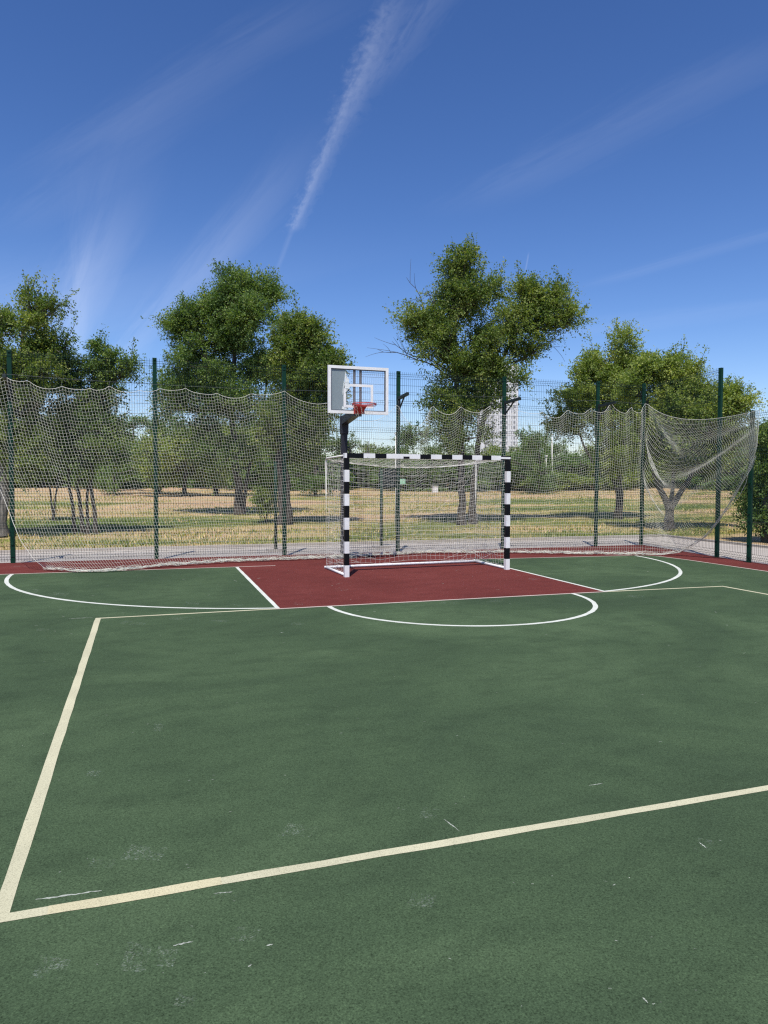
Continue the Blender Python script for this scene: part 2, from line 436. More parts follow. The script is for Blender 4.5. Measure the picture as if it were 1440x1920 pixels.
# far part of the meadow is drier
dry = maprange(nt, sxyz.outputs['Y'], 30, 50, 0.0, 0.16, False)
k = math_n(nt, 'ADD', math_n(nt, 'ADD', math_n(nt, 'MULTIPLY', math_n(nt, 'SUBTRACT', a, 0.5), 1.5), math_n(nt, 'MULTIPLY', math_n(nt, 'SUBTRACT', b, 0.5), 0.45)), math_n(nt, 'ADD', dry, 0.54))
c = ramp(nt, k, [(0.34, (0.14, 0.19, 0.05)), (0.46, (0.25, 0.26, 0.08)), (0.55, (0.50, 0.40, 0.18)), (0.66, (0.60, 0.43, 0.24)), (0.9, (0.57, 0.37, 0.23))])
c = mixc(nt, 1.0, c, ramp(nt, cgrain, [(0.3, (0.62, 0.62, 0.62)), (0.5, (0.97, 0.97, 0.97)), (0.75, (1.25, 1.25, 1.25))]), 'MULTIPLY')
L(nt, c, bs.inputs['Base Color']); bs.inputs['Roughness'].default_value = 0.95; bs.inputs['Specular IOR Level'].default_value = 0.1
bump(nt, cgrain, bs, 1.0, 0.12)
M['meadow'] = mt
tag(mb.build('ground', M['meadow'], None, True), 'dry meadow ground of straw and patchy green grass behind the court', kind='structure')

def sheet(name, pts, z, mat, label, sub=None):
    mb = MB(); p = np.array([[x, y, z] for x, y in pts])
    mb.add(p, [list(range(len(p)))])
    return tag(mb.build(name, mat), label, kind='structure')

# paving behind the back fence and along the right fence
mt, nt, bs = new_mat('concrete_paving')
v = position(nt)
f = noise_tex(nt, v, 1.2, 5, 0.65); g = noise_tex(nt, v, 60, 3, 0.7)
c = ramp(nt, f, [(0.3, (0.38, 0.335, 0.29)), (0.7, (0.48, 0.43, 0.375))])
c = mixc(nt, 1.0, c, ramp(nt, g, [(0.3, (0.75, 0.75, 0.75)), (0.7, (1.15, 1.15, 1.15))]), 'MULTIPLY')
L(nt, c, bs.inputs['Base Color']); bs.inputs['Roughness'].default_value = 0.9
bump(nt, g, bs, 0.3, 0.004)
M['paving'] = mt
sheet('path', [(-30, 15.0), (11.5, 15.0), (11.5, 5), (10.7, -6), (14.2, -6), (14.75, 8), (15.3, 17.9), (-30, 18.35)], -0.03, M['paving'], 'grey concrete path running behind the fence')
# low kerb between path and meadow
mb = MB(); mb.box((-30, 18.05, -0.04), (14.9, 18.15, 0.03))
mb.bar((14.95, 18.1, -0.005), (14.05, -6, -0.005), 0.1, 0.07)
tag(mb.build('kerb', M['paving']), 'low concrete kerb edging the path', kind='structure')

# court slab and coloured sheets
COURT = [(-6.5, -8), (10.25, -8), (11.75, 12.3), (12.2, 15.50), (-6.5, 15.66)]
mb = MB()
top = np.array([[x, y, 0] for x, y in COURT]); n = len(top)
bot = top - [0, 0, 0.06]
mb.add(np.concatenate([top, bot]), [list(range(n))]); mb.f[-1] = np.array([list(range(n))])
mb.f.append(np.array([[i, i + n, (i + 1) % n + n, (i + 1) % n] for i in range(n)])); mb.m.append(np.zeros(n))
tag(mb.build('court_border', M['red_rubber']), 'dark red rubber run-off border around the green court', kind='structure')
XL, XR, YB = -2.72, 10.68, 13.58
sheet('court', [(XL, -7.5), (9.9, -7.5), (XR, 4), (XR, 12.2), (10.62, 12.95), (10.45, 13.2), (9.4, 13.32), (6.4, 13.55), (1.6, 13.6), (XL, 13.72)], 0.003, M['green_rubber'], 'green granulated rubber court surface')
LX0, LX1, LY = 1.58, 6.40, 8.95
sheet('key_area', [(LX0, LY), (LX1, LY), (6.46, 13.8), (1.63, 13.85)], 0.0036, M['red_rubber'], 'dark red painted key in front of the goal')

def ribbon(pts, wdt, closed=False):
    pts = np.array(pts, float)
    t = np.gradient(pts, axis=0); t /= np.linalg.norm(t, axis=1, keepdims=True)
    q = np.stack([-t[:, 1], t[:, 0]], 1) * wdt / 2
    return pts + q, pts - q
def dense(pts, step=0.25):
    out = []
    for a, b in zip(pts[:-1], pts[1:]):
        a = np.array(a, float); b = np.array(b, float); n = max(2, int(np.linalg.norm(b - a) / step))
        out += [a + (b - a) * i / n for i in range(n)]
    return np.array(out + [np.array(pts[-1], float)])
def line(name, pts, wdt, mat, label, z=0.0039, straight=True, wob=0.0016):
    p = dense(pts) if straight else np.array(pts, float)
    a, b = ribbon(p, wdt)
    a = a + rng.normal(0, wob, a.shape); b = b + rng.normal(0, wob, b.shape)
    mb = MB(); n = len(p)
    V = np.concatenate([np.c_[a, np.full(n, z)], np.c_[b, np.full(n, z)]])
    mb.add(V, [[i + n, i + n + 1, i + 1, i] for i in range(n - 1)])
    return tag(mb.build(name, mat), label, kind='structure')
def arc(cx, cy, r, a0, a1, n=70):
    return [(cx + r * math.cos(a), cy + r * math.sin(a)) for a in np.linspace(R(a0), R(a1), n)]
line('court_line', [(XL, 13.70), (2.35, 13.61)], 0.05, M['pink_paint'], 'faded baseline left of the goal')
line('court_line', [(5.75, 13.58), (6.45, 13.55), (9.4, 13.30), (10.40, 13.19)], 0.05, M['pink_paint'], 'faded baseline right of the goal')
line('court_line', [(10.40, 13.19), (10.60, 12.95), (10.69, 12.2), (XR, 4), (9.9, -7)], 0.05, M['pink_paint'], 'faded side line along the right fence')
line('court_line', [(1.62, 13.58), (LX0, LY)], 0.055, M['white_paint'], 'left edge line of the red key', 0.0041)
line('court_line', [(6.45, 13.52), (LX1, LY)], 0.055, M['white_paint'], 'right edge line of the red key', 0.0041)
line('court_line', [(LX0 - .03, LY), (LX1 + .03, LY - .02)], 0.05, M['pink_paint'], 'free-throw line closing the red key', 0.0043)
line('court_line', [(-0.55, 8.95), (LX0 - .03, LY)], 0.05, M['cream_paint'], 'cream end line left of the key', 0.0043)
line('court_line', [(LX1 + .03, LY - .02), (8.49, 8.86)], 0.05, M['cream_paint'], 'cream end line right of the key', 0.0043)
line('court_line', [(8.47, 8.83), (8.50, -6)], 0.06, M['cream_paint'], 'cream side line at the right', 0.0045)
line('court_line', [(-0.53, 8.98), (-0.52, 2.90)], 0.061, M['cream_paint'], 'cream side line at the left', 0.0045, wob=0.002)
line('court_line', [(-0.56, 2.871), (8.45, 2.90)], 0.053, M['cream_paint'], 'cream cross line in the foreground', 0.0047, wob=0.002)
line('court_line', [(-0.36, 2.870), (0.0, 2.8725), (0.27, 2.8738)], 0.057, M['yellow_paint'], 'repainted yellowish stretch of the foreground line', 0.0049, wob=0.0035)
line('court_line', arc(4.03, 8.93, 1.80, 180, 360), 0.062, M['white_paint'], 'white half circle before the red key', 0.0044, False)
line('court_line', arc(2.40, 13.5, 4.57, 178, 259.3), 0.062, M['white_paint'], 'white curved area line left of the key', 0.0046, False)
line('court_line', arc(5.60, 13.5, 4.60, -80.3, -4), 0.062, M['white_paint'], 'white curved area line right of the key', 0.0046, False)

# chalk rubs, scratches and crumbs lying on the rubber
def gpt(px, py):
    d = ray(px, py); t = -EYE[2] / d[2]; return (EYE + d * t)[:2]
mb = MB(); scr = MB()
for (px, py, wpx, hpx) in [(95, 1815, 75, 45), (255, 1795, 60, 60), (310, 1795, 50, 40), (270, 1600, 95, 30), (560, 1558, 80, 26), (805, 1525, 40, 22), (425, 1677, 60, 12),
                           (460, 1752, 60, 30), (350, 1870, 50, 40), (790, 1690, 60, 30), (1320, 1585, 40, 25), (175, 1450, 30, 14), (190, 1620, 60, 20), (295, 1364, 24, 16), (560, 1132, 24, 5),
                           (360, 1131, 40, 5), (440, 1135, 34, 4), (650, 1139, 40, 4), (760, 1131, 40, 4), (845, 1130, 44, 4), (930, 1127, 40, 5), (1190, 1118, 40, 5), (250, 1168, 60, 8), (80, 1181, 30, 5),
                           (340, 1160, 60, 5), (410, 1165, 40, 5), (560, 1170, 40, 5), (60, 1108, 30, 8), (110, 1115, 40, 8), (40, 1062, 40, 4), (1340, 1090, 30, 4), (640, 1106, 30, 4), (1000, 1086, 30, 4)]:
    c0 = np.array([gpt(px + dx * wpx / 2, py + dy * hpx / 2) for dx, dy in ((-1, .9), (.6, 1), (1, -.6), (-.5, -1))])
    mb.add(np.c_[c0, np.full(4, 0.0037)], [[0, 1, 2, 3]])
tag(mb.build('scuff_marks', M['scuff']), 'pale chalky scuffs rubbed into the court', kind='structure')
def scratch(p0, p1, wd, jag=0.0010, n=14):
    a, b = np.array(gpt(*p0)), np.array(gpt(*p1))
    P = np.array([a + (b - a) * t for t in np.linspace(0, 1, n)]) + rng.normal(0, jag, (n, 2))
    ws = wd * (0.35 + rng.random(n)) * np.sin(np.linspace(0.25, math.pi - 0.25, n))
    t = (b - a) / np.linalg.norm(b - a); q = np.array([-t[1], t[0]])
    V = np.concatenate([np.c_[P + q * ws[:, None], np.full(n, 0.0040)], np.c_[P - q * ws[:, None], np.full(n, 0.0040)]])
    scr.add(V, [[i + n, i + n + 1, i + 1, i] for i in range(n - 1)])
scratch((66, 1689), (192, 1671), 0.006, 0.002, 20)
scratch((325, 1775), (362, 1767), 0.004); scratch((832, 1537), (862, 1560), 0.003); scratch((400, 1677), (436, 1674), 0.003)
scratch((1205, 1872), (1214, 1882), 0.003); scratch((1105, 1474), (1130, 1470), 0.003); scratch((500, 1775), (512, 1772), 0.004)
scratch((1310, 1580), (1325, 1592), 0.003); scratch((465, 1815), (472, 1810), 0.003); scratch((125, 1161), (175, 1158), 0.006, 0.006)
for i in range(130):
    py = 1070 + 850 * rng.random() ** 2.2; px = rng.random() * 1440
    l = (2 + 5 * rng.random())
    scratch((px, py), (px + l, py + rng.normal(0, l * 0.2)), 0.0007 + 0.0012 * rng.random() + 0.0022 * (py < 1200), 0.001, 6)
tag(scr.build('scratch_marks', line_paint('dull_scratch', (0.40, 0.43, 0.36))), 'thin whitish scratches and flecks on the court', kind='structure')

# ------------------------------------------------------------------ wire mesh fence
posts_back = [(-5.15, 15.56), (-2.45, 15.56), (0.22, 15.56), (2.885, 15.56), (5.51, 15.56), (8.19, 15.54), (10.74, 15.44), (12.06, 15.38)]
posts_side = [(11.68, 12.40), (11.545, 11.40), (11.33, 8.75), (11.1, 6.1)]

def panel_mb(width, height, folds):
    """welded mesh panel with V folds: local x along, z up, folds bulge to -y"""
    mb = MB()
    nv = int(round(width / 0.05)) + 1
    zs = [0.0]; ys = [0.0]
    for fz in folds:
        zs += [fz - 0.05, fz, fz + 0.05]; ys += [0.0, -0.038, 0.0]
    zs.append(height); ys.append(0.0)
    P = np.array([[[x, y, z] for y, z in zip(ys, zs)] for x in np.linspace(0, width, nv)])
    mb.tubes(P, 0.0031, 3)
    hz = []
    for fz in folds: hz += [(fz - 0.05, 0), (fz, -0.038), (fz + 0.05, 0)]
    for a, b in zip(folds[:-1], folds[1:]):
        for q in (1 / 3, 2 / 3): hz.append((a + (b - a) * q, 0))
    for z, y in hz:
        mb.tubes(np.array([[[0, y + 0.005, z], [width / 2, y + 0.005, z], [width, y + 0.005, z]]]), 0.0036, 3)
    return mb
folds = [0.09, 0.70, 1.32, 1.93]
def post_mb(h):
    mb = MB(); mb.box((-0.04, -0.03, -0.06), (0.04, 0.03, h - 0.008))
    mb.box((-0.043, -0.033, h - 0.008), (0.043, 0.033, h))
    for z in np.arange(0.35, h, 0.62):
        mb.box((-0.022, -0.044, z), (0.022, -0.030, z + 0.045))
    return mb
def arm_mb(length, rise):
    mb = MB()
    mb.bar((0, -0.03, 3.50), (0, -length, 3.50 + rise), 0.06, 0.062)
    mb.bar((0, -0.035, 3.22), (0, -length * 0.62, 3.475 + rise * 0.5), 0.026, 0.026)
    mb.box((-0.035, -0.048, 3.17), (0.035, -0.0305, 3.55))
    return mb
fence = thing('mesh_fence', (posts_back[0][0], posts_back[0][1], 0), 'tall green welded wire fence closing the back of the court', 'fence', 'green wire fence around the court')
fo = np.array([posts_back[0][0], posts_back[0][1], 0.0])
p0 = post_mb(4.12).build('post', M['fence_green'], fence); bevel(p0, 0.006)
for i, (x, y) in enumerate(posts_back):
    o = p0 if i == 0 else p0.copy()
    if i: col.objects.link(o); o.parent = fence
    o.location = (x - fo[0], y - fo[1], 0)
a0 = arm_mb(0.60, 0.045).build('bracket_arm', M['arm_black'], fence)
for i, k_ in enumerate((1, 4, 5, 6)):
    o = a0 if i == 0 else a0.copy()
    if i: col.objects.link(o); o.parent = fence
    o.location = (posts_back[k_][0] - fo[0], posts_back[k_][1] - fo[1], 0)
    o.rotation_euler = (0, 0, R([0, 1, 10, 9][i]))
pan = None
def lay_panels(pts, z0s, parent, org, src, widths):
    made = src
    for (xa, ya), (xb, yb) in zip(pts[:-1], pts[1:]):
        ln = math.hypot(xb - xa, yb - ya)
        key = round(ln, 0)
        for z0 in z0s:
            if key not in made:
                made[key] = (panel_mb(ln, 2.03, folds).build('wire_panel', M['wire'], parent), ln); o = made[key][0]
            else:
                o = made[key][0].copy(); col.objects.link(o); o.parent = parent
            o.location = (xa - org[0], ya - org[1], z0); o.rotation_euler = (0, 0, math.atan2(yb - ya, xb - xa))
            o.scale = (ln / made[key][1], 1, 1)
lay_panels(posts_back, (0.03, 2.075), fence, fo, {}, None)
sf = np.array([12.06, 15.38, 0.0])
fence2 = thing('mesh_fence', tuple(sf), 'green wire fence running along the right side towards the viewer, lower beyond the second post', 'fence', 'green wire fence around the court')
q0 = post_mb(4.05).build('post', M['fence_green'], fence2); bevel(q0, 0.006)
q0.location = (posts_side[0][0] - sf[0], posts_side[0][1] - sf[1], 0); q0.rotation_euler = (0, 0, R(-83))
q1 = post_mb(3.05).build('post', M['fence_green'], fence2); bevel(q1, 0.006)
for i, (x, y) in enumerate(posts_side[1:]):
    o = q1 if i == 0 else q1.copy()
    if i: col.objects.link(o); o.parent = fence2
    o.location = (x - sf[0], y - sf[1], 0); o.rotation_euler = (0, 0, R(-83))
lay_panels([posts_back[-1], posts_side[0]], (0.03, 2.03), fence2, sf, {}, None)
def lay_low():
    cache = {}
    for a, b in zip(posts_side[:-1], posts_side[1:]):
        ln = math.hypot(b[0] - a[0], b[1] - a[1])
        o = panel_mb(ln, 3.0, [0.09, 0.80, 1.5, 2.2, 2.9]).build('wire_panel', M['wire'], fence2)
        o.location = (a[0] - sf[0], a[1] - sf[1], 0.03); o.rotation_euler = (0, 0, math.atan2(b[1] - a[1], b[0] - a[0]))
lay_low()

# ------------------------------------------------------------------ hanging ball-stop net
YT = 14.98
# (pixel column, row) of the hooks on the head rope, and the sag in metres to the next hook
hooks_px = [(-70, 696, .05), (-25, 702, .05), (8, 705, .05), (52, 713, .07), (115, 724, .06), (170, 728, .04), (205, 723, .07), (262, 731, .06), (300, 728, .03), (348, 728, .06), (408, 737, .07),
            (470, 738, .07), (534, 733, .09), (625, 752, .42), (747, 757, .50), (812, 759, .13), (866, 762, .13), (919, 761, .12), (970, 768, .08), (1018, 773, .10), (1066, 768, .10), (1109, 765, .17),
            (1148, 755, .13), (1185, 763, .16), (1210, 757, 0)]
hk = np.array([at_y(x, y, YT) for x, y, s in hooks_px]); hs_ = [s for _, _, s in hooks_px]
CELL = 0.055
hx = hk[:, 0]
nb = int((hx[-1] - hx[0]) / CELL)
ux = np.linspace(hx[0], hx[-1], nb)
straight = np.interp(ux, hx, hk[:, 2])
seg = np.clip(np.searchsorted(hx, ux, side='right') - 1, 0, len(hx) - 2)
tt = (ux - hx[seg]) / (hx[seg + 1] - hx[seg])
sag = np.where(np.array(hs_)[seg] < .2, np.array(hs_)[seg] * np.array([1.0, 1.6, 1.2, 1.5, 0.8, 1.7, 1.3])[seg % 7], np.array(hs_)[seg]) * 4 * tt * (1 - tt)
# far end of the net: from the corner hook it swags to the right fence
ns = 78
s1 = np.linspace(0, 1, ns + 1)[1:]
c0 = np.array([hx[-1] + 0.10, YT + 0.05, hk[-1, 2] + 0.01]); c1 = np.array([11.30, 10.98, 3.02])
top_side = c0 + (c1 - c0) * s1[:, None]
top_side[:, 2] -= 0.36 * (4 * s1 * (1 - s1)) ** 0.9 * (1 - 0.35 * s1)
top_side[:, 0] -= 0.10 * np.sin(math.pi * s1)
nrow = 55
v_ = np.linspace(0, 1, nrow)
bx = np.array([-1.75, -1.08, -.47, .26, 1.46, 3.65, 5.98, 7.7, 9.24, 10.45]); by = np.array([14.15, 13.52, 13.46, 13.96, 14.33, 14.5, 14.93, 14.45, 13.65, 13.10])
ub = (ux - ux[0]) / (ux[-1] - ux[0])
xb = -1.70 + (10.35 + 1.70) * ub; yb = np.interp(xb, bx, by)
G = np.zeros((nb + ns, nrow, 3))
for j, v in enumerate(v_):
    w_ = v ** 1.5
    z = (straight - sag * (1 - 0) ) if j == 0 else None
    zt = straight - sag * (1 - v) ** 0.75
    left = np.clip(1 - ub / 0.30, 0, 1)
    xl = np.interp(v, [0, .35, .62, .85, .95, 1], [0, .20, .47, .70, .86, 1.0])
    sx_ = ub * 0 + v ** 1.2
    sx_ = sx_ * (1 - left) + xl * left
    G[:nb, j, 0] = ux + (xb - ux) * sx_
    G[:nb, j, 1] = YT + (yb - YT) * (w_ * 0.55 + 0.45 * v)
    G[:nb, j, 2] = zt * (1 - v) + 0.03 * v
    fold = 0.055 * np.cos(2 * math.pi * tt) * math.exp(-2.2 * v) * np.clip(sag / 0.05, 0, 1)
    G[:nb, j, 1] += fold
# large soft folds over the whole cloth
for i in range(nb):
    for j in range(nrow):
        x, z = ux[i], v_[j]
        n1 = noise.noise(Vector((x * 0.9, z * 1.3, 0))); n2 = noise.noise(Vector((x * 2.6, z * 2.0, 5))); n3 = noise.noise(Vector((x * 0.7, z * 3.5, 9)))
        fr = math.sin(math.pi * min(1, z * 1.02)) ** 0.6 if z < 0.98 else 0.0
        G[i, j, 1] += 0.16 * n1 * fr + 0.03 * n2 * fr
        G[i, j, 2] += 0.05 * n3 * fr
        G[i, j, 0] += 0.03 * n2 * fr
# side swag: the whole right end is gathered up to the post, so the foot lifts off the ground
foot_s = [0, .10, .25, .45, .68, .88, 1.0]
foot_p = np.array([[10.35, 13.12, .03], [10.75, 13.0, .03], [11.12, 12.88, .07], [11.30, 12.30, .46], [11.33, 11.62, 1.25], [11.32, 11.16, 1.95], [11.31, 11.04, 2.30]])
for j, v in enumerate(v_):
    a_ = G[nb - 1, j] - G[nb - 1, -1]
    ft = np.stack([np.interp(s1, foot_s, foot_p[:, q]) for q in range(3)], 1)
    lin = top_side + (ft - top_side) * v
    lin += (G[nb - 1, j] - (G[nb - 1, 0] + (G[nb - 1, -1] - G[nb - 1, 0]) * v)) * (1 - s1[:, None]) ** 4
    b_v = (4 * v * (1 - v)) ** 0.9
    lin[:, 2] -= 0.62 * np.sin(math.pi * s1 ** 0.72) ** 1.1 * b_v * np.clip(1.25 - v, 0, 1)
    # folds fanning out from the corner hook down to the right
    ph = v * 23 - s1 * 9.0 + 1.2 * s1 * s1
    amp = 0.10 * np.sin(math.pi * s1 ** 0.55) * (1 - s1) ** 0.4 * math.sin(math.pi * min(1, v * 1.02)) ** 0.5 if 0 < v < 0.97 else 0 * s1
    amp = amp * np.clip(1.3 - v * 1.35, 0.08, 1)
    lin[:, 0] += amp * np.sin(ph); lin[:, 1] -= 0.55 * amp * np.sin(ph)
    lin[:, 2] += 0.35 * amp * np.cos(ph)
    lin[:, 0] -= 0.22 * np.sin(math.pi * s1) * math.sin(math.pi * v)
    if j == 0: lin = top_side
    # folds fanning out from the corner hook down to the right
    ph = v * 24 - s1 * 7.0
    amp = 0.10 * np.sin(math.pi * s1 ** 0.8) ** 0.9 * math.sin(math.pi * min(1, v * 1.02)) ** 0.5 if 0 < v < 0.96 else 0 * s1
    amp = amp * np.clip(1.25 - v * 1.6, 0.05, 1)
    lin[:, 0] += amp * np.sin(ph); lin[:, 1] -= 0.5 * amp * np.sin(ph)
    lin[:, 2] += 0.30 * amp * np.cos(ph)
    lin[:, 0] -= 0.25 * np.sin(math.pi * s1) * math.sin(math.pi * v)
    lin[:, 2] = np.maximum(lin[:, 2], 0.03)
    G[nb:, j] = lin
for i in range(ns):
    for j in range(2, nrow - 1):
        n1 = noise.noise(Vector((i * 0.06, j * 0.08, 21))); f_ = math.sin(math.pi * (i + 1) / (ns + 1))
        G[nb + i, j] += np.array([0.10 * n1, 0.05 * n1, 0.03 * n1]) * f_
net_root = thing('ball_stop_net', (4.5, YT, 0), 'long white ball-stop net sagging from hooks along the fence and trailing on the court', 'net')
no = (4.5, YT, 0)
# irregular cord: a little jitter of every knot
G += rng.normal(0, 0.0015, G.shape)
G[..., 2] = np.maximum(G[..., 2], 0.022)
mb = MB(); mb.tubes(G, 0.0019, 3); mb.tubes(np.swapaxes(G, 0, 1), 0.0019, 3)
mb.build('netting', M['cord'], net_root, True, no)
mb = MB(); mb.tubes(G[:nb, 0], 0.0042, 5)
mb.tubes(np.concatenate([[G[nb - 1, 0]], G[nb:, 0]]), 0.0042, 5)
mb.tubes(G[0], 0.005, 5); mb.tubes(G[-1], 0.0045, 5)
mb.build('head_rope', M['rope'], net_root, True, no)
# bunched foot of the net lying on the ground
mb = MB()
foot = np.concatenate([G[:nb:3, -1], G[nb::6, -1]])
for q in range(26):
    ph = rng.random() * 10
    off = np.array([[noise.noise(Vector((i * 0.35, q * 3.1, ph))) * 0.10 + rng.normal(0, .01), noise.noise(Vector((i * 0.4, q * 5.3, ph + 4))) * 0.11 + rng.normal(0, .012),
                     abs(noise.noise(Vector((i * 0.5, q * 2.2, ph + 8)))) * 0.10 + abs(rng.normal(0, .008))] for i in range(len(foot))])
    P = foot + off; P[:, 2] = np.maximum(P[:, 2] - 0.01, 0.020)
    a_, b_ = sorted(rng.integers(0, len(P), 2)); 
    if q > 5 and b_ - a_ > 8: P = P[a_:b_]
    mb.tubes(P, 0.0038, 3)
# slack meshes crumpled in the hem
mesh_rows = []
for r_ in range(5):
    P = G[:nb, -1].copy()
    P[:, 1] += 0.02 * r_ - 0.05 + np.array([noise.noise(Vector((i * 0.21, r_ * 4, 3))) * 0.07 for i in range(nb)])
    P[:, 2] = 0.024 + np.array([abs(noise.noise(Vector((i * 0.3, r_ * 4, 13)))) * 0.09 for i in range(nb)])
    P[:, 0] += rng.normal(0, 0.012, nb)
    mesh_rows.append(P)
H = np.stack(mesh_rows, 1)
mb.tubes(H, 0.0026, 3); mb.tubes(np.swapaxes(H, 0, 1), 0.0026, 3)
mb.build('net_hem', M['cord'], net_root, True, no)
# suspension cable from arm to arm
mb = MB()
tips = [(-5.2, 15.02, 3.56)] + [(posts_back[k_][0], posts_back[k_][1] - 0.54, 3.585) for k_ in (1, 4, 5, 6)] + [(12.05, 15.1, 3.57)]
for a, b in zip(tips[:-1], tips[1:]):
    a, b = np.array(a), np.array(b); q = np.linspace(0, 1, 24)
    P = a + (b - a) * q[:, None]; P[:, 2] -= 0.010 * np.linalg.norm(b - a) * 4 * q * (1 - q)
    mb.tubes(P, 0.0028, 4)
# ties between cable and hooks
for h_ in hk[1:-1]:
    zc_ = h_[2] + 0.10
    mb.tubes(np.array([h_, h_ + [0.004, 0.01, 0.05], [h_[0], 15.04, zc_]]), 0.002, 3)
mb.build('suspension_cable', M['cable'], net_root, True, no)

# ------------------------------------------------------------------ goal
gl, gr = np.array([3.205, 11.63, 0]), np.array([6.285, 11.76, 0])     # post centres
gx = (gr - gl); gw = np.linalg.norm(gx); gx /= gw; gy = np.array([-gx[1], gx[0], 0]); UP = np.array([0, 0, 1.])
grot = math.atan2(gx[1], gx[0])
goal = thing('football_goal', tuple(gl), 'small football goal with black and white striped posts and a white net', 'goal')
goal.rotation_euler = (0, 0, grot)
def striped_post(x):
    mb = MB(); s = 0.04
    for i in range(10):
        mb.box((x - s, -s, i * 0.2), (x + s, s, (i + 1) * 0.2 - (0.0 if i < 9 else 0.002)), i % 2)
    return mb
pmats = [M['white_steel'], M['black_paint']]
bevel(striped_post(0).build('post', pmats, goal), 0.003)
bevel(striped_post(gw).build('post', pmats, goal), 0.003)
mb = MB(); s = 0.04
cuts = [(-.045, -.005, 0), (-.005, .29, 1), (.29, .495, 0), (.495, .70, 1), (.70, 1.325, 0), (1.325, 1.53, 1), (1.53, 1.735, 0), (1.735, 1.94, 1), (1.94, 2.14, 0), (2.14, 2.335, 1), (2.335, 2.535, 0),
        (2.535, 2.72, 1), (2.72, 2.915, 0), (2.915, gw + .045, 1)]
for a, b, mi in cuts:
    if (a, b) == (.70, 1.325):
        mb.box((a, -s, 2.0), (1.01, s, 2.08), 0)
        mb.box((1.01, -s, 2.0), (1.125, s, 2.038), 1); mb.box((1.01, -s, 2.038), (1.125, s, 2.08), 0)
        mb.box((1.125, -s, 2.0), (b, s, 2.08), 0)
    else: mb.box((a, -s, 2.0), (b, s, 2.08), mi)
mb.build('crossbar', pmats, goal)
mb = MB(); mb.box((gw - 0.185, -s - 0.003, 2.022), (gw + 0.03, -s + 0.001, 2.058)); mb.build('label_strip', M['white_steel'], goal)
DEP = 1.22
def tube_part(name, pts, r, mat=M['cream_steel'], k=10):
    mb = MB(); mb.tubes(np.array(pts, float), r, k, cap=True); return mb.build(name, mat, goal, True)
def elbow(a, b, c, r=0.08, n=6):
    a, b, c = map(lambda q: np.array(q, float), (a, b, c))
    d1 = (a - b) / np.linalg.norm(a - b) * r; d2 = (c - b) / np.linalg.norm(c - b) * r
    return [b + d1 * (1 - t) ** 2 + d2 * t ** 2 for t in np.linspace(0, 1, n)]
for x, dx in ((0, -0.0), (gw, 0.0)):
    top_b = (x + dx, DEP, 2.03)
    tube_part('side_frame', [(x, 0.04, 2.045)] + elbow((x, 0.04, 2.04), top_b, (x + dx, DEP, 0.03), 0.07) + [(x + dx, DEP, 1.0), (x + dx, DEP, 0.045)], 0.017)
    tube_part('base_rail', [(x, 0.04, 0.03), (x + dx, DEP / 2, 0.03), (x + dx, DEP + 0.02, 0.03)], 0.024, M['white_steel'])
tube_part('back_rail', [(-0.03, DEP, 0.032), (gw / 2, DEP, 0.034), (gw + 0.03, DEP, 0.032)], 0.024, M['white_steel'])
# goal net
NC = 0.10
nx_ = int(gw / NC) + 3
q = np.linspace(0, 1, nx_)
rope_y = DEP - 0.02 - 0.22 * np.sin(math.pi * q) ** 0.8
rope_z = 2.02 - 0.15 * np.sin(math.pi * q) ** 0.7
mb = MB()
nt_ = 14
T_ = np.zeros((nx_, nt_, 3))
for j, t in enumerate(np.linspace(0, 1, nt_)):
    T_[:, j, 0] = q * gw; T_[:, j, 1] = 0.02 + (rope_y - 0.02) * t
    T_[:, j, 2] = 2.02 + (rope_z - 2.02) * t - 0.06 * math.sin(math.pi * t) * (0.4 + 0.6 * np.sin(math.pi * q)) 
nbk = 23
B_ = np.zeros((nx_, nbk, 3))
for j, t in enumerate(np.linspace(0, 1, nbk)):
    B_[:, j, 0] = q * gw + 0.20 * (0.5 - q) * math.sin(math.pi * t) * 0.5
    B_[:, j, 1] = rope_y + (DEP - rope_y) * t + 0.12 * math.sin(math.pi * t) * np.sin(math.pi * q)
    B_[:, j, 2] = rope_z * (1 - t) + (0.055 + 0.05 * np.abs(np.sin(q * 6.3 + 1.0))) * t
S_ = []
for x, sgn in ((0.0, 1), (gw, -1)):
    A = np.zeros((14, 23, 3))
    for i, a_ in enumerate(np.linspace(0, 1, 14)):
        t = np.linspace(0, 1, 23)
        A[i, :, 0] = x + sgn * 0.12 * math.sin(math.pi * a_) * np.sin(math.pi * t)
        A[i, :, 1] = 0.03 + (DEP - 0.04) * a_
        A[i, :, 2] = (2.01 - 0.06 * math.sin(math.pi * a_)) * (1 - t) + 0.07 * t
    S_.append(A)
for A in [T_, B_] + S_:
    A += rng.normal(0, 0.004, A.shape)
    mb.tubes(A, 0.0019, 3); mb.tubes(np.swapaxes(A, 0, 1), 0.0019, 3)
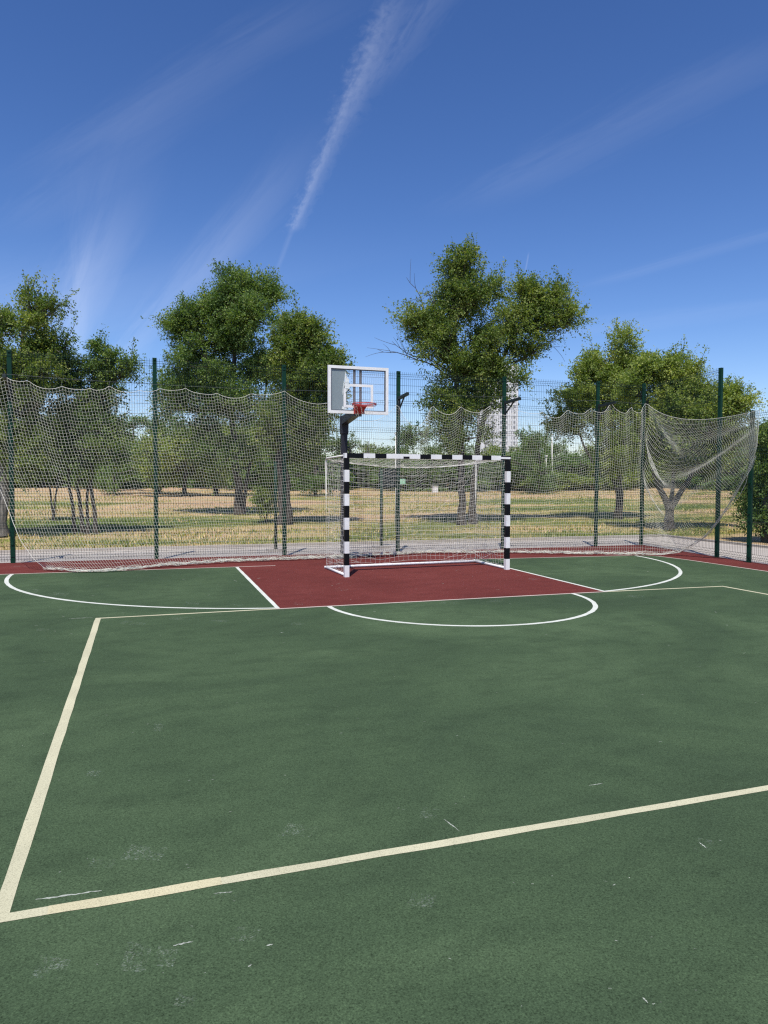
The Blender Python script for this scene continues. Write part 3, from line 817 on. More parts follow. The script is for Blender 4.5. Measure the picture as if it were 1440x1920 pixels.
# loose cords sagging from the corners and the foot of the net
for (a, b, dz) in [((0.05, 1.15, 2.0), (1.9, 1.0, 1.74), .12), ((gw - .05, 1.15, 1.98), (gw - .75, 1.0, 1.5), .1), ((gw - .05, 1.18, 1.8), (gw - 1.1, 1.02, 1.0), .08), ((0.05, 1.18, .5), (.9, 1.05, .18), .05),
                   ((0.05, 1.2, .35), (.6, 1.1, .12), .04), ((0.05, 1.2, .25), (.45, 1.0, .06), .04), ((gw - .1, 1.2, .4), (gw - .8, 1.1, .10), .05), ((gw - .1, 1.2, .3), (gw - .5, 1.0, .08), .05),
                   ((gw - .05, .5, .25), (gw - .35, 1.0, .06), .04), ((gw - .1, .2, .1), (gw - .3, .8, .3), .06)]:
    a, b = np.array(a), np.array(b); t = np.linspace(0, 1, 14)
    P = a + (b - a) * t[:, None]; P[:, 2] = np.maximum(P[:, 2] - dz * 4 * t * (1 - t), 0.03); mb.tubes(P, 0.002, 3)
mb.build('goal_net', M['goal_cord'], goal, True)
mb = MB(); mb.tubes(np.stack([q * gw, rope_y, rope_z], 1), 0.004, 5); mb.build('net_rope', M['rope'], goal, True)

# ------------------------------------------------------------------ basketball stand
BX, BY = 3.90, 13.30
PXX, PYY = 3.985, 14.66
hoop = thing('basketball_stand', (PXX, PYY, 0), 'dark steel basketball stand with cracked clear backboard and red rim', 'basketball hoop')
ho = (PXX, PYY, 0)
mb = MB(); mb.box((PXX - .062, PYY - .062, 0), (PXX + .062, PYY + .062, 2.62))
mb.box((PXX - .22, PYY - .22, 0.0), (PXX + .22, PYY + .22, 0.02))
for sx_, sy_ in ((-1, -1), (1, -1), (1, 1), (-1, 1)):
    mb.box((PXX + sx_ * .17 - .02, PYY + sy_ * .17 - .02, .02), (PXX + sx_ * .17 + .02, PYY + sy_ * .17 + .02, .045))
bevel(mb.build('pole', M['graphite'], hoop, False, ho), 0.008)
mb = MB(); mb.box((PXX - .078, PYY - .078, 2.60), (PXX + .078, PYY + .078, 2.98))
bevel(mb.build('sleeve', M['graphite'], hoop, False, ho), 0.01)
mb = MB()
# arm: tapered box from the sleeve to the board
a = np.array([[PXX - .07, PYY - .06, 2.80], [PXX + .07, PYY - .06, 2.80], [PXX + .07, PYY - .06, 2.97], [PXX - .07, PYY - .06, 2.97],
              [BX - .07, BY + .10, 2.88], [BX + .07, BY + .10, 2.88], [BX + .07, BY + .10, 3.0], [BX - .07, BY + .10, 3.0]])
mb.add(a, [[0, 1, 2, 3], [7, 6, 5, 4], [0, 4, 5, 1], [1, 5, 6, 2], [2, 6, 7, 3], [3, 7, 4, 0]])
mb.build('arm', M['graphite'], hoop, False, ho)
mb = MB()
for dx in (-0.062, 0.062): mb.box((BX + dx - .020, BY + .045, 2.86), (BX + dx + .020, BY + .10, 3.79))
mb.build('support_strut', M['strut_grey'], hoop, False, ho)
bb = bpy.data.objects.new('backboard', None); col.objects.link(bb); bb.parent = hoop; bb.location = (BX - PXX, BY - PYY, 0)
bo = (BX, BY, 0)
Z0, Z1, HW, FW = 2.90, 3.80, 0.60, 0.055
mb = MB()
mb.box((BX - HW, BY - .02, Z0), (BX + HW, BY + .03, Z0 + FW)); mb.box((BX - HW, BY - .02, Z1 - FW), (BX + HW, BY + .03, Z1))
mb.box((BX - HW, BY - .02, Z0 + FW), (BX - HW + FW, BY + .03, Z1 - FW)); mb.box((BX + HW - FW, BY - .02, Z0 + FW), (BX + HW, BY + .03, Z1 - FW))
mb.build('board_frame', M['white_steel'], bb, False, bo)
mb = MB(); i0 = HW - FW; g_ = 0.016; e = 0.0
mb.box((BX - i0, BY - .012, Z0 + FW), (BX + i0, BY + .026, Z0 + FW + g_)); mb.box((BX - i0, BY - .012, Z1 - FW - g_), (BX + i0, BY + .026, Z1 - FW))
mb.box((BX - i0, BY - .012, Z0 + FW + g_), (BX - i0 + g_, BY + .026, Z1 - FW - g_)); mb.box((BX + i0 - g_, BY - .012, Z0 + FW + g_), (BX + i0, BY + .026, Z1 - FW - g_))
mb.build('seal', M['grey_lining'], bb, False, bo)
# broken line through the acrylic: clouded part on the left, clear part on the right
crack = [(-0.305, Z0 + FW + g_), (-0.285, 3.05), (-0.29, 3.25), (-0.312, 3.30), (-0.305, 3.42), (-0.285, 3.52), (-0.262, 3.60), (-0.25, 3.66), (-0.265, Z1 - FW - g_)]
def slab(poly, y0, y1, mb, mi=0):
    n = len(poly)
    F_ = [[x + BX, y0, z] for x, z in poly]; Bk = [[x + BX, y1, z] for x, z in poly]
    mb.add(F_ + Bk, [list(range(n))[::-1]]); mb.f.append(np.array([[k + n for k in range(n)]]) + mb.n - 2 * n); mb.m.append(np.array([mi])); mb.m[-2][:] = mi
    mb.f.append(np.array([[i, (i + 1) % n, (i + 1) % n + n, i + n] for i in range(n)]) + mb.n - 2 * n); mb.m.append(np.full(n, mi))
xe = -i0 + g_
mb = MB(); slab([(xe, Z0 + FW + g_)] + crack + [(xe, Z1 - FW - g_)], BY + .002, BY + .012, mb); mb.build('clouded_panel', M['clouded'], bb, False, bo)
mb = MB(); slab([(i0 - g_, Z0 + FW + g_), (i0 - g_, Z1 - FW - g_)] + [(x + .006, z) for x, z in crack[::-1]], BY + .003, BY + .011, mb); mb.build('clear_panel', M['glass'], bb, False, bo)
for poly in [[(-.29, 3.30), (-.275, 3.40), (-.292, 3.52), (-.300, 3.42)], [(-.283, 3.45), (-.262, 3.70), (-.235, 3.60), (-.25, 3.50)], [(-.29, 3.38), (-.19, 3.37), (-.16, 3.42), (-.19, 3.47), (-.25, 3.50), (-.285, 3.46)],
             [(-.25, 3.50), (-.19, 3.48), (-.185, 3.54), (-.235, 3.61)], [(-.315, 3.24), (-.30, 3.30), (-.302, 3.43), (-.312, 3.36)], [(-.27, 3.28), (-.24, 3.36), (-.18, 3.35), (-.16, 3.31), (-.2, 3.36), (-.235, 3.31)],
             [(-.33, 2.98), (-.32, 3.04), (-.29, 3.02), (-.22, 2.985), (-.27, 2.975)]]:
    mb = MB(); slab(poly, BY - .006, BY + .0015, mb); mb.build('crack_shard', M['crazed'], bb, False, bo)
mb = MB(); tw, tb, th, tk = 0.295, 3.015, 0.45, 0.05
y0, y1 = BY - .004, BY + .0014
mb.box((BX - tw, y0, tb), (BX + tw, y1, tb + tk)); mb.box((BX - tw + .12, y0, tb + th - tk), (BX + tw, y1, tb + th))
mb.box((BX - tw, y0, tb + tk), (BX - tw + tk, y1, tb + th - .06)); mb.box((BX + tw - tk, y0, tb + tk), (BX + tw, y1, tb + th - tk))
mb.build('target_square', M['white_steel'], bb, False, bo)
rim = bpy.data.objects.new('rim', None); col.objects.link(rim); rim.parent = hoop; rim.location = (BX - PXX, BY - PYY - 0.385, 3.045)
ro = (BX, BY - 0.385, 3.045)
a = np.linspace(0, 2 * math.pi, 41)
mb = MB(); ring = np.stack([BX + .225 * np.cos(a), ro[1] + .225 * np.sin(a), np.full(41, 3.05)], 1); mb.tubes(ring, 0.011, 8)
mb.tubes(ring - [0, 0, 0.026], 0.005, 6)
for k_ in range(12):
    p = ring[int(k_ * 40 / 12)]; mb.tubes(np.array([p - [0, 0, .008], p - [0, 0, .034], p - [0.0, 0, .030]]), 0.004, 5)
mb.build('ring', M['rim_red'], rim, True, ro)
mb = MB()
mb.box((BX - .10, BY - .035, 2.90), (BX + .10, BY - .0215, 3.06))
mb.add([[BX - .09, BY - .04, 3.052], [BX + .09, BY - .04, 3.052], [BX + .12, ro[1] + .19, 3.052], [BX - .12, ro[1] + .19, 3.052],
        [BX - .07, BY - .04, 2.905], [BX + .07, BY - .04, 2.905], [BX + .10, ro[1] + .195, 3.02], [BX - .10, ro[1] + .195, 3.02]],
       [[0, 1, 2, 3], [7, 6, 5, 4], [3, 2, 6, 7], [1, 0, 4, 5], [0, 3, 7, 4], [2, 1, 5, 6]])
mb.build('rim_bracket', M['rim_red'], rim, False, ro)
mb = MB()
for k_ in (1, 3, 4, 6, 8, 9, 11):
    p = ring[int(k_ * 40 / 12)]; n = 10; ln = [0.30, 0.16, .34, .22, .36, .18, .30][(k_ * 5) % 7]
    t = np.linspace(0, 1, n); cc = np.array([BX, ro[1], 0])
    P = p - np.outer(t, [0, 0, ln]); P[:, :2] += (cc[:2] - p[:2]) * (0.45 * t[:, None] ** 0.8) + rng.normal(0, .008, (n, 2))
    mb.tubes(P, 0.0022, 3)
for k_ in (1, 4, 8):
    p = ring[int(k_ * 40 / 12)]; q2 = ring[int(((k_ + 2) % 12) * 40 / 12)]; t = np.linspace(0, 1, 8)
    P = p + (q2 - p) * t[:, None]; P[:, 2] -= 0.15 + 0.06 * np.sin(t * 3.1); P[:, :2] = P[:, :2] * 0.8 + np.array(ro[:2]) * 0.2; mb.tubes(P, 0.002, 3)
mb.build('torn_net', M['cord'], rim, True, ro)

# ------------------------------------------------------------------ trees
def bezier(a, b, bend, n=9):
    a, b = np.array(a, float), np.array(b, float); t = np.linspace(0, 1, n)[:, None]
    c = (a + b) / 2 + bend
    return (1 - t) ** 2 * a + 2 * t * (1 - t) * c + t ** 2 * b
def leaves_mesh(centres, dirs, size, rg, droop=0.3):
    n = len(centres)
    d = dirs + rg.normal(0, 0.75, (n, 3)); d[:, 2] -= droop; d /= np.linalg.norm(d, axis=1, keepdims=True)
    nr = rg.normal(0, 0.7, (n, 3)); nr[:, 2] += 0.9
    sd = np.cross(d, nr); sd /= np.maximum(np.linalg.norm(sd, axis=1, keepdims=True), 1e-6)
    up_ = np.cross(sd, d)
    L_ = size * 0.72 * (0.6 + 0.8 * rg.random((n, 1))); W_ = L_ * 0.31
    V = np.stack([centres, centres + d * L_ * .5 + sd * W_ + up_ * L_ * .06, centres + d * L_, centres + d * L_ * .5 - sd * W_ + up_ * L_ * .06], 1)
    return V.reshape(-1, 3), np.arange(n * 4).reshape(n, 4)

def tree(name, label, cat, base, stems, lobes, leaf, n_twigs, leaf_size, seed, per=16, twig_len=0.75, hole=0.0, group=None, bark_m='bark', dead=(), up=0.55, fork=None, sprigs=0):
    """stems: list of (points, radii) for trunks; lobes: (centre, (rx, ry, rz), weight)"""
    rg = np.random.default_rng(seed)
    root = thing(name, tuple(base), label, cat, group)
    tb = MB()
    tips = []
    for pts, rad in stems:
        pts = np.array(pts, float)
        # smooth resample
        t = np.linspace(0, 1, len(pts)); tt_ = np.linspace(0, 1, 14)
        P = np.stack([np.interp(tt_, t, pts[:, k]) for k in range(3)], 1)
        Rr = np.interp(tt_, np.linspace(0, 1, len(rad)), rad)
        P[1:-1] = (P[:-2] + 2 * P[1:-1] + P[2:]) / 4
        P[1:-1, :2] += rg.normal(0, Rr.mean() * .25, (12, 2))
        Rr = Rr.copy() * .82; Rr[0] *= 1.35; Rr[1] *= 1.1
        tb.tubes(P, Rr, 9); tips.append((P, Rr))
    joints = np.concatenate([P[5:] for P, _ in tips]); jr = np.concatenate([r[5:] for _, r in tips])
    tot = sum(w for _, _, w in lobes)
    LC, LD, tw = [], [], []
    for c, rr, wgt in lobes:
        c = np.array(c, float); rr = np.array(rr, float)
        dd = np.linalg.norm((joints - c) * [1, 1, 0.8], axis=1) + np.where(joints[:, 2] > c[2], 1.2, 0)
        k = int(np.argmin(dd)); a = joints[k]; r_ = min(jr[k] * .7, 0.10)
        limb = bezier(a, c, np.array([0, 0, -0.10 * np.linalg.norm(c - a)]) + rg.normal(0, .12, 3))
        tb.tubes(limb, np.linspace(r_, 0.03, 9), 6)
        nt_ = max(8, int(n_twigs * wgt / tot * 1.45))
        nsub = max(3, nt_ // 10)
        su = rg.normal(size=(nsub, 3)); su /= np.linalg.norm(su, axis=1, keepdims=True)
        sr = rg.random(nsub) ** 0.5
        sub = c + su * rr * (sr * rg.uniform(.62, 1.0, nsub))[:, None]
        keep = np.array([noise.noise(Vector(q * 0.8 + np.array([seed * 3.3, 0, 0]))) > (-0.42 + hole) for q in sub])
        if keep.sum() >= 2: sub, su = sub[keep], su[keep]
        pick = rg.integers(0, len(sub), nt_); srad = rg.uniform(.16, .42, len(sub)) * (twig_len / .62)
        e_ = rg.normal(size=(nt_, 3)); e_ /= np.linalg.norm(e_, axis=1, keepdims=True)
        p = sub[pick] + e_ * (srad[pick] * rg.random(nt_) ** .6)[:, None] * [1, 1, .7]
        d = su[pick] * 0.55 + e_ * 0.75 + rg.normal(0, .3, (nt_, 3)); d[:, 2] += up; d /= np.linalg.norm(d, axis=1, keepdims=True)
        # a bough to every tuft
        for q in range(len(sub)):
            tb.tubes(bezier(limb[4 + q % 5], sub[q] + [0, 0, -.1], rg.normal(0, .1, 3) - [0, 0, .08], 6), np.linspace(.026, .009, 6), 4)
        ln = twig_len * (0.30 + 0.75 * rg.random(len(p)) ** 1.5)
        s = np.linspace(0.05, 1, per)[None, :, None]
        curve = p[:, None] + d[:, None] * ln[:, None, None] * s
        curve[..., 2] -= 0.22 * ln[:, None] * (s[..., 0] ** 2)
        tw.append(np.concatenate([sub[pick][::5, None], curve[::5, ::5]], 1))
        C_ = curve + rg.normal(0, 0.055, curve.shape) * (0.6 + leaf_size * 4)
        LC.append(C_.reshape(-1, 3)); LD.append(np.repeat(d, per, 0))
    # wispy shoots that break the outline
    for q in range(sprigs):
        c, rr, _ = lobes[rg.integers(len(lobes))]
        u = rg.normal(size=3); u[2] = abs(u[2]) * 1.1; u /= np.linalg.norm(u)
        a = np.array(c) + u * np.array(rr) * .85; l = rg.uniform(.25, .75)
        b = a + (u * .6 + [0, 0, .6]) * l
        P = bezier(a, b, rg.normal(0, .12, 3), 8); tb.tubes(np.concatenate([bezier(c, a, rg.normal(0, .1, 3), 5)[:-1], P]), np.linspace(.016, .004, 12), 3)
        pt = np.repeat(P[1:], 7, 0) + rg.normal(0, .055, (49, 3)); LC.append(pt); LD.append(np.repeat((b - a)[None], 49, 0))
    for P in dead:
        P = np.array(P, float); n = 10; t = np.linspace(0, 1, len(P)); tt_ = np.linspace(0, 1, n)
        Q = np.stack([np.interp(tt_, t, P[:, k]) for k in range(3)], 1); Q[1:-1] += rg.normal(0, .03, (n - 2, 3))
        tb.tubes(Q, np.linspace(.030, .006, n), 5)
        for k in range(3, 9):
            tb.tubes(bezier(Q[k], Q[k] + (Q[-1] - Q[0]) * .18 + rg.normal(0, .28, 3), rg.normal(0, .05, 3), 6), np.linspace(.010, .004, 6), 3)
    TW = np.concatenate(tw)
    tb.tubes(TW, 0.006, 3)
    tb.build('trunk', M[bark_m], root, True, base)
    V, F_ = leaves_mesh(np.concatenate(LC), np.concatenate(LD), leaf_size, rg)
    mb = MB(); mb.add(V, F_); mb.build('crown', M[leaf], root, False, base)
    return root

def lobes_px(D, items, depth_r=None):
    """items: (px, py, half width px, half height px, depth offset m, weight)"""
    out = []
    for px, py, hw, hh, dz, wgt in items:
        c = at_depth(px, py, D + dz); k = (D + dz) / F
        out.append((c, (hw * k, max(hw, hh) * k * 0.9, hh * k), wgt))
    return out
def gbase(px, D):
    p = at_depth(px, 960, D); return np.array([p[0], p[1], gz(p[0], p[1])])
def stem_px(D, pts, base):
    """pts: (px, py, depth offset)"""
    return [base] + [at_depth(x, y, D + dz) for x, y, dz in pts]

# tall elm right of the hoop: twin trunks
D = 26.5; b1, b2 = gbase(866, D), gbase(887, D + .3)
tree('elm_tree', 'tall ragged elm with two dark trunks and a spread top, right of the hoop', 'tree', b1,
     [(stem_px(D, [(866, 930, 0), (862, 860, 0), (858, 740, 0), (850, 620, 0), (868, 520, 0)], b1), [.19, .16, .15, .12, .08, .03]),
      (stem_px(D + .3, [(887, 930, 0), (893, 860, 0), (905, 780, 0), (935, 690, 0), (965, 620, 0), (975, 560, 0)], b2), [.17, .15, .13, .11, .08, .05, .03])],
     lobes_px(D, [(868, 520, 38, 45, 0, 8), (850, 570, 40, 50, .3, 8), (890, 560, 42, 45, -.4, 7), (925, 545, 22, 22, 0, 2), (876, 488, 14, 18, 0, 1.4),
                  (775, 600, 34, 17, 0, 4), (800, 625, 40, 26, .4, 5), (835, 650, 45, 40, -.3, 8), (815, 608, 26, 24, 0, 3),
                  (980, 560, 34, 38, .2, 6), (965, 610, 38, 45, -.3, 7), (1030, 575, 36, 30, .2, 6), (1065, 600, 28, 22, 0, 4), (1045, 552, 18, 18, 0, 2), (1010, 610, 34, 20, 0, 4),
                  (930, 650, 55, 40, 0, 10), (870, 690, 70, 40, .3, 12), (945, 695, 50, 35, -.2, 8), (850, 745, 48, 40, 0, 8), (905, 755, 50, 40, .3, 9), (845, 790, 42, 35, 0, 5), (880, 820, 40, 30, 0, 4), (1000, 655, 26, 24, 0, 2.5)]),
     'elm_leaf', 4300, 0.105, 11, per=22, twig_len=.72, hole=0.27, sprigs=60,
     dead=[[at_depth(852, 660, D), at_depth(812, 606, D), at_depth(800, 585, D), at_depth(780, 545, D), at_depth(762, 520, D)], [at_depth(856, 705, D), at_depth(800, 672, D), at_depth(760, 662, D), at_depth(735, 640, D)],
           [at_depth(856, 712, D), at_depth(795, 676, D), at_depth(745, 664, D), at_depth(708, 655, D)], [at_depth(930, 700, D + .3), at_depth(980, 660, D), at_depth(1020, 650, D), at_depth(1048, 628, D)], [at_depth(928, 705, D + .3), at_depth(985, 668, D), at_depth(1010, 655, D), at_depth(1050, 650, D)],
           [at_depth(851, 630, D), at_depth(822, 585, D), at_depth(808, 560, D), at_depth(800, 545, D)]])
# big tree left of the hoop
D = 31; b1 = gbase(449, D)
tree('elm_tree', 'big full elm with one dark trunk left of the hoop, the broadest crown', 'tree', b1,
     [(stem_px(D, [(446, 920, 0), (440, 850, 0), (436, 740, 0), (440, 640, 0), (450, 560, 0)], b1), [.26, .2, .17, .14, .09, .04]),
      (stem_px(D, [(458, 930, .2), (466, 880, .4), (490, 780, .6), (505, 690, .6)], b1 + [.2, .1, 0]), [.12, .10, .08, .06, .03])],
     lobes_px(D, [(430, 530, 24, 26, 0, 2.5), (450, 560, 55, 40, 0, 9), (492, 548, 30, 28, 0, 3), (400, 580, 45, 38, .5, 6), (480, 600, 60, 48, -.5, 11), (365, 590, 36, 26, 0, 4), (350, 625, 40, 24, .3, 4.5), (337, 612, 24, 14, 0, 1.6),
                  (420, 640, 70, 45, .4, 12), (380, 680, 60, 40, -.3, 9), (470, 680, 70, 45, .3, 11), (335, 700, 36, 50, 0, 5), (330, 760, 36, 50, .4, 5), (395, 745, 60, 45, .3, 8), (450, 760, 60, 50, -.4, 9), (380, 820, 60, 45, .5, 6), (430, 850, 60, 40, .2, 6), (515, 560, 14, 16, 0, 1)]),
     'deep_leaf', 5000, 0.115, 12, per=22, twig_len=.80, hole=0.17, sprigs=60)
D = 26; b1 = gbase(531, D)
tree('elm_tree', 'lighter green elm with a thick dark trunk close to the left of the hoop', 'tree', b1,
     [(stem_px(D, [(530, 930, 0), (527, 870, 0), (530, 780, 0), (545, 690, 0), (560, 640, 0)], b1), [.30, .27, .27, .20, .12, .05])],
     lobes_px(D, [(565, 612, 24, 26, 0, 3), (545, 640, 42, 36, 0, 7), (585, 650, 40, 34, .3, 6), (610, 680, 30, 28, 0, 4), (560, 700, 55, 40, 0, 10), (605, 720, 36, 35, -.3, 5), (545, 760, 50, 45, .3, 8), (600, 765, 35, 35, 0, 4), (580, 800, 50, 34, 0, 6), (550, 850, 42, 36, .4, 4), (628, 690, 18, 16, 0, 1.2), (515, 800, 36, 50, -.2, 5)]),
     'elm_leaf', 2600, 0.11, 13, per=22, twig_len=.64, hole=0.14, sprigs=40)
# saplings under it
D = 26.5; b1 = gbase(500, D)
tree('sapling', 'leafy green sapling at the foot of the thick-trunked elm', 'sapling', b1,
     [(stem_px(D, [(500, 950, 0), (503, 910, 0)], b1), [.03, .025, .02]), (stem_px(D, [(490, 955, 0), (488, 925, 0)], b1), [.02, .02, .015])],
     lobes_px(D, [(498, 935, 26, 32, 0, 4), (510, 905, 16, 24, 0, 2), (485, 955, 22, 20, 0, 2)]), 'light_leaf', 240, .10, 14, twig_len=.45)
# left edge
D = 21; b1 = gbase(2, D)
tree('elm_tree', 'pale-barked elm at the left edge, its narrow top highest of the left trees', 'tree', b1,
     [(stem_px(D, [(4, 940, 0), (12, 860, 0), (25, 740, 0), (45, 640, 0), (52, 590, 0)], b1), [.21, .18, .16, .12, .07, .03]),
      (stem_px(D, [(-2, 900, .3), (-12, 780, .3), (-5, 660, .3), (8, 600, .3)], b1), [.12, .1, .08, .06, .03])],
     lobes_px(D, [(56, 612, 22, 34, 0, 4), (54, 562, 6, 14, 0, .7), (90, 578, 10, 12, 0, .8), (112, 571, 10, 6, 0, .6), (12, 600, 20, 24, .3, 3), (4, 640, 28, 40, 0, 5), (66, 650, 26, 34, .2, 5), (28, 695, 46, 36, 0, 8), (78, 695, 28, 30, -.2, 4), (-20, 700, 40, 60, 0, 6),
                  (20, 750, 60, 45, .3, 8), (70, 760, 45, 45, 0, 7), (10, 820, 55, 45, 0, 7), (70, 830, 50, 40, .3, 6), (40, 870, 50, 28, 0, 4), (-40, 800, 40, 60, 0, 4)]),
     'elm_leaf', 2700, 0.095, 15, per=21, twig_len=.52, hole=0.26, sprigs=50, bark_m='grey_bark')
D = 22; b1 = gbase(160, D)
st = []
for bx_, pts, r in [(140, [(134, 940, 0), (129, 900, 0), (126, 820, 0), (125, 720, 0)], .07), (155, [(150, 950, 0), (143, 900, 0), (140, 800, 0), (150, 720, .3)], .08), (164, [(163, 940, .1), (166, 900, .2), (178, 800, .2), (190, 690, .2)], .06), (178, [(175, 950, 0), (170, 905, 0), (176, 800, 0), (205, 720, 0)], .085)]:
    st.append((stem_px(D, pts, gbase(bx_, D)), [r, r * .85, r * .75, r * .6, r * .3]))
tree('elm_tree', 'bushy elm on four slender leaning stems beside the left edge', 'tree', b1, st,
     lobes_px(D, [(125, 680, 17, 28, 0, 3), (124, 638, 4, 8, 0, .25), (130, 725, 20, 26, 0, 3), (110, 655, 16, 14, 0, 1.2), (182, 655, 10, 14, 0, 1), (190, 690, 24, 26, 0, 4), (208, 672, 18, 14, 0, 1.5), (240, 690, 20, 14, 0, 1.8), (200, 720, 26, 22, 0, 3), (185, 750, 40, 30, .2, 4),
                  (150, 790, 50, 40, 0, 7), (205, 800, 34, 34, .2, 4), (120, 800, 40, 40, -.2, 5), (170, 845, 55, 34, 0, 6), (120, 860, 45, 30, .2, 4), (215, 850, 30, 26, 0, 2.5), (150, 885, 40, 18, 0, 2)]),
     'deep_leaf', 1900, 0.095, 16, per=20, twig_len=.46, hole=0.22, sprigs=34)
D = 27; b1 = gbase(100, D)
tree('sapling', 'two bare thin sapling stems between the left-hand elms', 'sapling', b1,
     [(stem_px(D, [(95, 920, 0), (86, 880, 0), (80, 840, 0)], b1), [.05, .04, .035, .02]), (stem_px(D, [(107, 915, 0), (110, 890, 0), (118, 850, 0)], b1), [.045, .04, .03, .02])],
     lobes_px(D, [(75, 860, 40, 26, 0, 3), (115, 855, 34, 24, 0, 2)]), 'deep_leaf', 260, .11, 17, twig_len=.5)
# right group
D = 29; b1 = gbase(1158, D)
tree('elm_tree', 'airy light green tree with one leaning dark trunk left of the forked one', 'tree', b1,
     [(stem_px(D, [(1162, 930, 0), (1160, 895, 0), (1165, 820, 0), (1165, 720, 0), (1168, 650, 0)], b1), [.19, .16, .14, .11, .07, .03]),
      (stem_px(D, [(1160, 910, 0), (1140, 890, 0), (1120, 880, 0), (1100, 850, 0), (1080, 790, 0)], b1), [.12, .10, .09, .08, .06, .03])],
     lobes_px(D, [(1168, 636, 14, 22, 0, 1.4), (1170, 670, 30, 28, 0, 4), (1125, 680, 34, 28, 0, 3.2), (1105, 700, 28, 26, .3, 2.4), (1205, 680, 26, 24, 0, 3), (1150, 720, 50, 36, 0, 6), (1090, 735, 40, 26, 0, 3.4), (1060, 752, 30, 16, 0, 1.6), (1085, 775, 55, 24, .3, 3.4), (1042, 792, 24, 14, 0, 1), (1075, 800, 40, 16, 0, 1.4),
                  (1120, 775, 50, 34, .2, 5), (1180, 770, 46, 36, 0, 5), (1150, 830, 46, 34, 0, 4), (1135, 880, 26, 16, -.4, 1.6), (1160, 860, 30, 22, -.5, 2), (1195, 850, 40, 34, 0, 3)]),
     'light_leaf', 3000, 0.105, 18, per=20, twig_len=.60, hole=0.04, sprigs=44)
D = 24; b1 = gbase(1256, D)
tree('elm_tree', 'broad low tree with a thick trunk forking into a V behind the corner post', 'tree', b1,
     [(stem_px(D, [(1254, 955, 0), (1242, 925, 0), (1222, 885, 0), (1210, 800, .2), (1215, 730, .2)], b1), [.19, .16, .115, .09, .06, .03]),
      (stem_px(D, [(1256, 955, 0), (1272, 925, 0), (1300, 890, 0), (1330, 820, -.2), (1335, 770, -.2)], b1), [.17, .15, .11, .085, .06, .03]),
      (stem_px(D, [(1256, 950, .2), (1262, 910, .3), (1268, 820, .3), (1265, 720, .3)], b1), [.10, .09, .08, .06, .03])],
     lobes_px(D, [(1225, 700, 34, 30, 0, 5), (1255, 688, 14, 14, 0, 1), (1270, 685, 12, 12, 0, 1), (1265, 720, 40, 32, .2, 6), (1295, 700, 20, 20, 0, 2), (1300, 740, 40, 30, 0, 6), (1200, 740, 36, 34, .2, 5), (1240, 765, 60, 36, 0, 9), (1310, 775, 55, 32, -.2, 8), (1365, 745, 26, 22, 0, 3.2), (1385, 762, 22, 16, 0, 2), (1360, 780, 40, 28, .2, 4),
                  (1210, 810, 45, 36, .2, 5), (1270, 820, 60, 38, 0, 7), (1330, 825, 52, 38, .2, 6), (1375, 830, 34, 34, .3, 3.5), (1220, 860, 36, 26, 0, 3), (1300, 868, 40, 24, .2, 3.5), (1350, 880, 40, 34, .3, 3.5)]),
     'light_leaf', 3700, 0.095, 19, per=21, twig_len=.62, hole=0.10, sprigs=50)
D = 20; b1 = gbase(1446, D)
tree('elm_tree', 'dense dark tree cut by the right edge of the photo', 'tree', b1,
     [(stem_px(D, [(1440, 940, 0), (1445, 880, 0), (1450, 800, 0)], b1), [.22, .2, .17, .1])],
     lobes_px(D, [(1440, 830, 26, 40, 0, 4), (1435, 880, 30, 40, 0, 5), (1432, 930, 34, 36, .2, 5), (1465, 860, 50, 60, 0, 8), (1410, 965, 24, 26, .3, 3), (1440, 975, 36, 24, 0, 4), (1500, 830, 60, 70, 0, 8), (1405, 920, 16, 20, .4, 1.4)]),
     'deep_leaf', 1100, 0.095, 20, per=21, twig_len=.48, hole=0.15, sprigs=14)

# the wood along the far edge of the meadow: four kinds, copied tree by tree
far_kinds = []
def far_tree(i, h, wd, leaf, seed):
    rg = np.random.default_rng(seed); lob = []
    for k in range(17):
        a = rg.random() * 6.28; z = h * rg.uniform(.07, .86); sp = wd * (1 - abs(z / h - .45) * 1.0) * rg.random() ** .6
        lob.append((np.array([sp * math.cos(a), sp * math.sin(a), z]), (wd * rg.uniform(.32, .5),) * 2 + (h * rg.uniform(.10, .17),), 1))
    return tree('wood_tree', 'leafy tree in the wood along the far side of the meadow', 'tree', np.zeros(3),
                [([(0, 0, -.1), (.1, 0, h * .3), (0, .1, h * .7), (0, 0, h * .9)], [.18, .15, .09, .03])], lob, leaf, 640, .23, seed, per=11, twig_len=.9, hole=.15, group='trees of the wood along the far side of the meadow', sprigs=10)
far_kinds = [far_tree(0, 7.4, 2.9, 'far_leaf', 101), far_tree(1, 6.4, 3.1, 'far_leaf', 102), far_tree(2, 8.2, 2.6, 'far_leaf', 103), far_tree(3, 5.4, 2.7, 'light_leaf', 104)]
rg = np.random.default_rng(5)
wood = []
for i in range(34):
    px = -90 + 1640 * (i + rg.uniform(-.3, .3)) / 33
    d = rg.uniform(74, 90)
    want = np.interp(px, [0, 200, 300, 420, 600, 660, 700, 760, 800, 960, 1060, 1200, 1440], [760, 770, 790, 780, 780, 830, 806, 800, 818, 828, 822, 800, 790]) + rg.normal(0, 7)
    wood.append((px, d, want))
for i in range(30):
    px = -60 + 1560 * (i + rg.uniform(-.4, .4)) / 29
    wood.append((px, rg.uniform(62, 70), rg.uniform(798, 842) if px < 640 else rg.uniform(826, 862)))
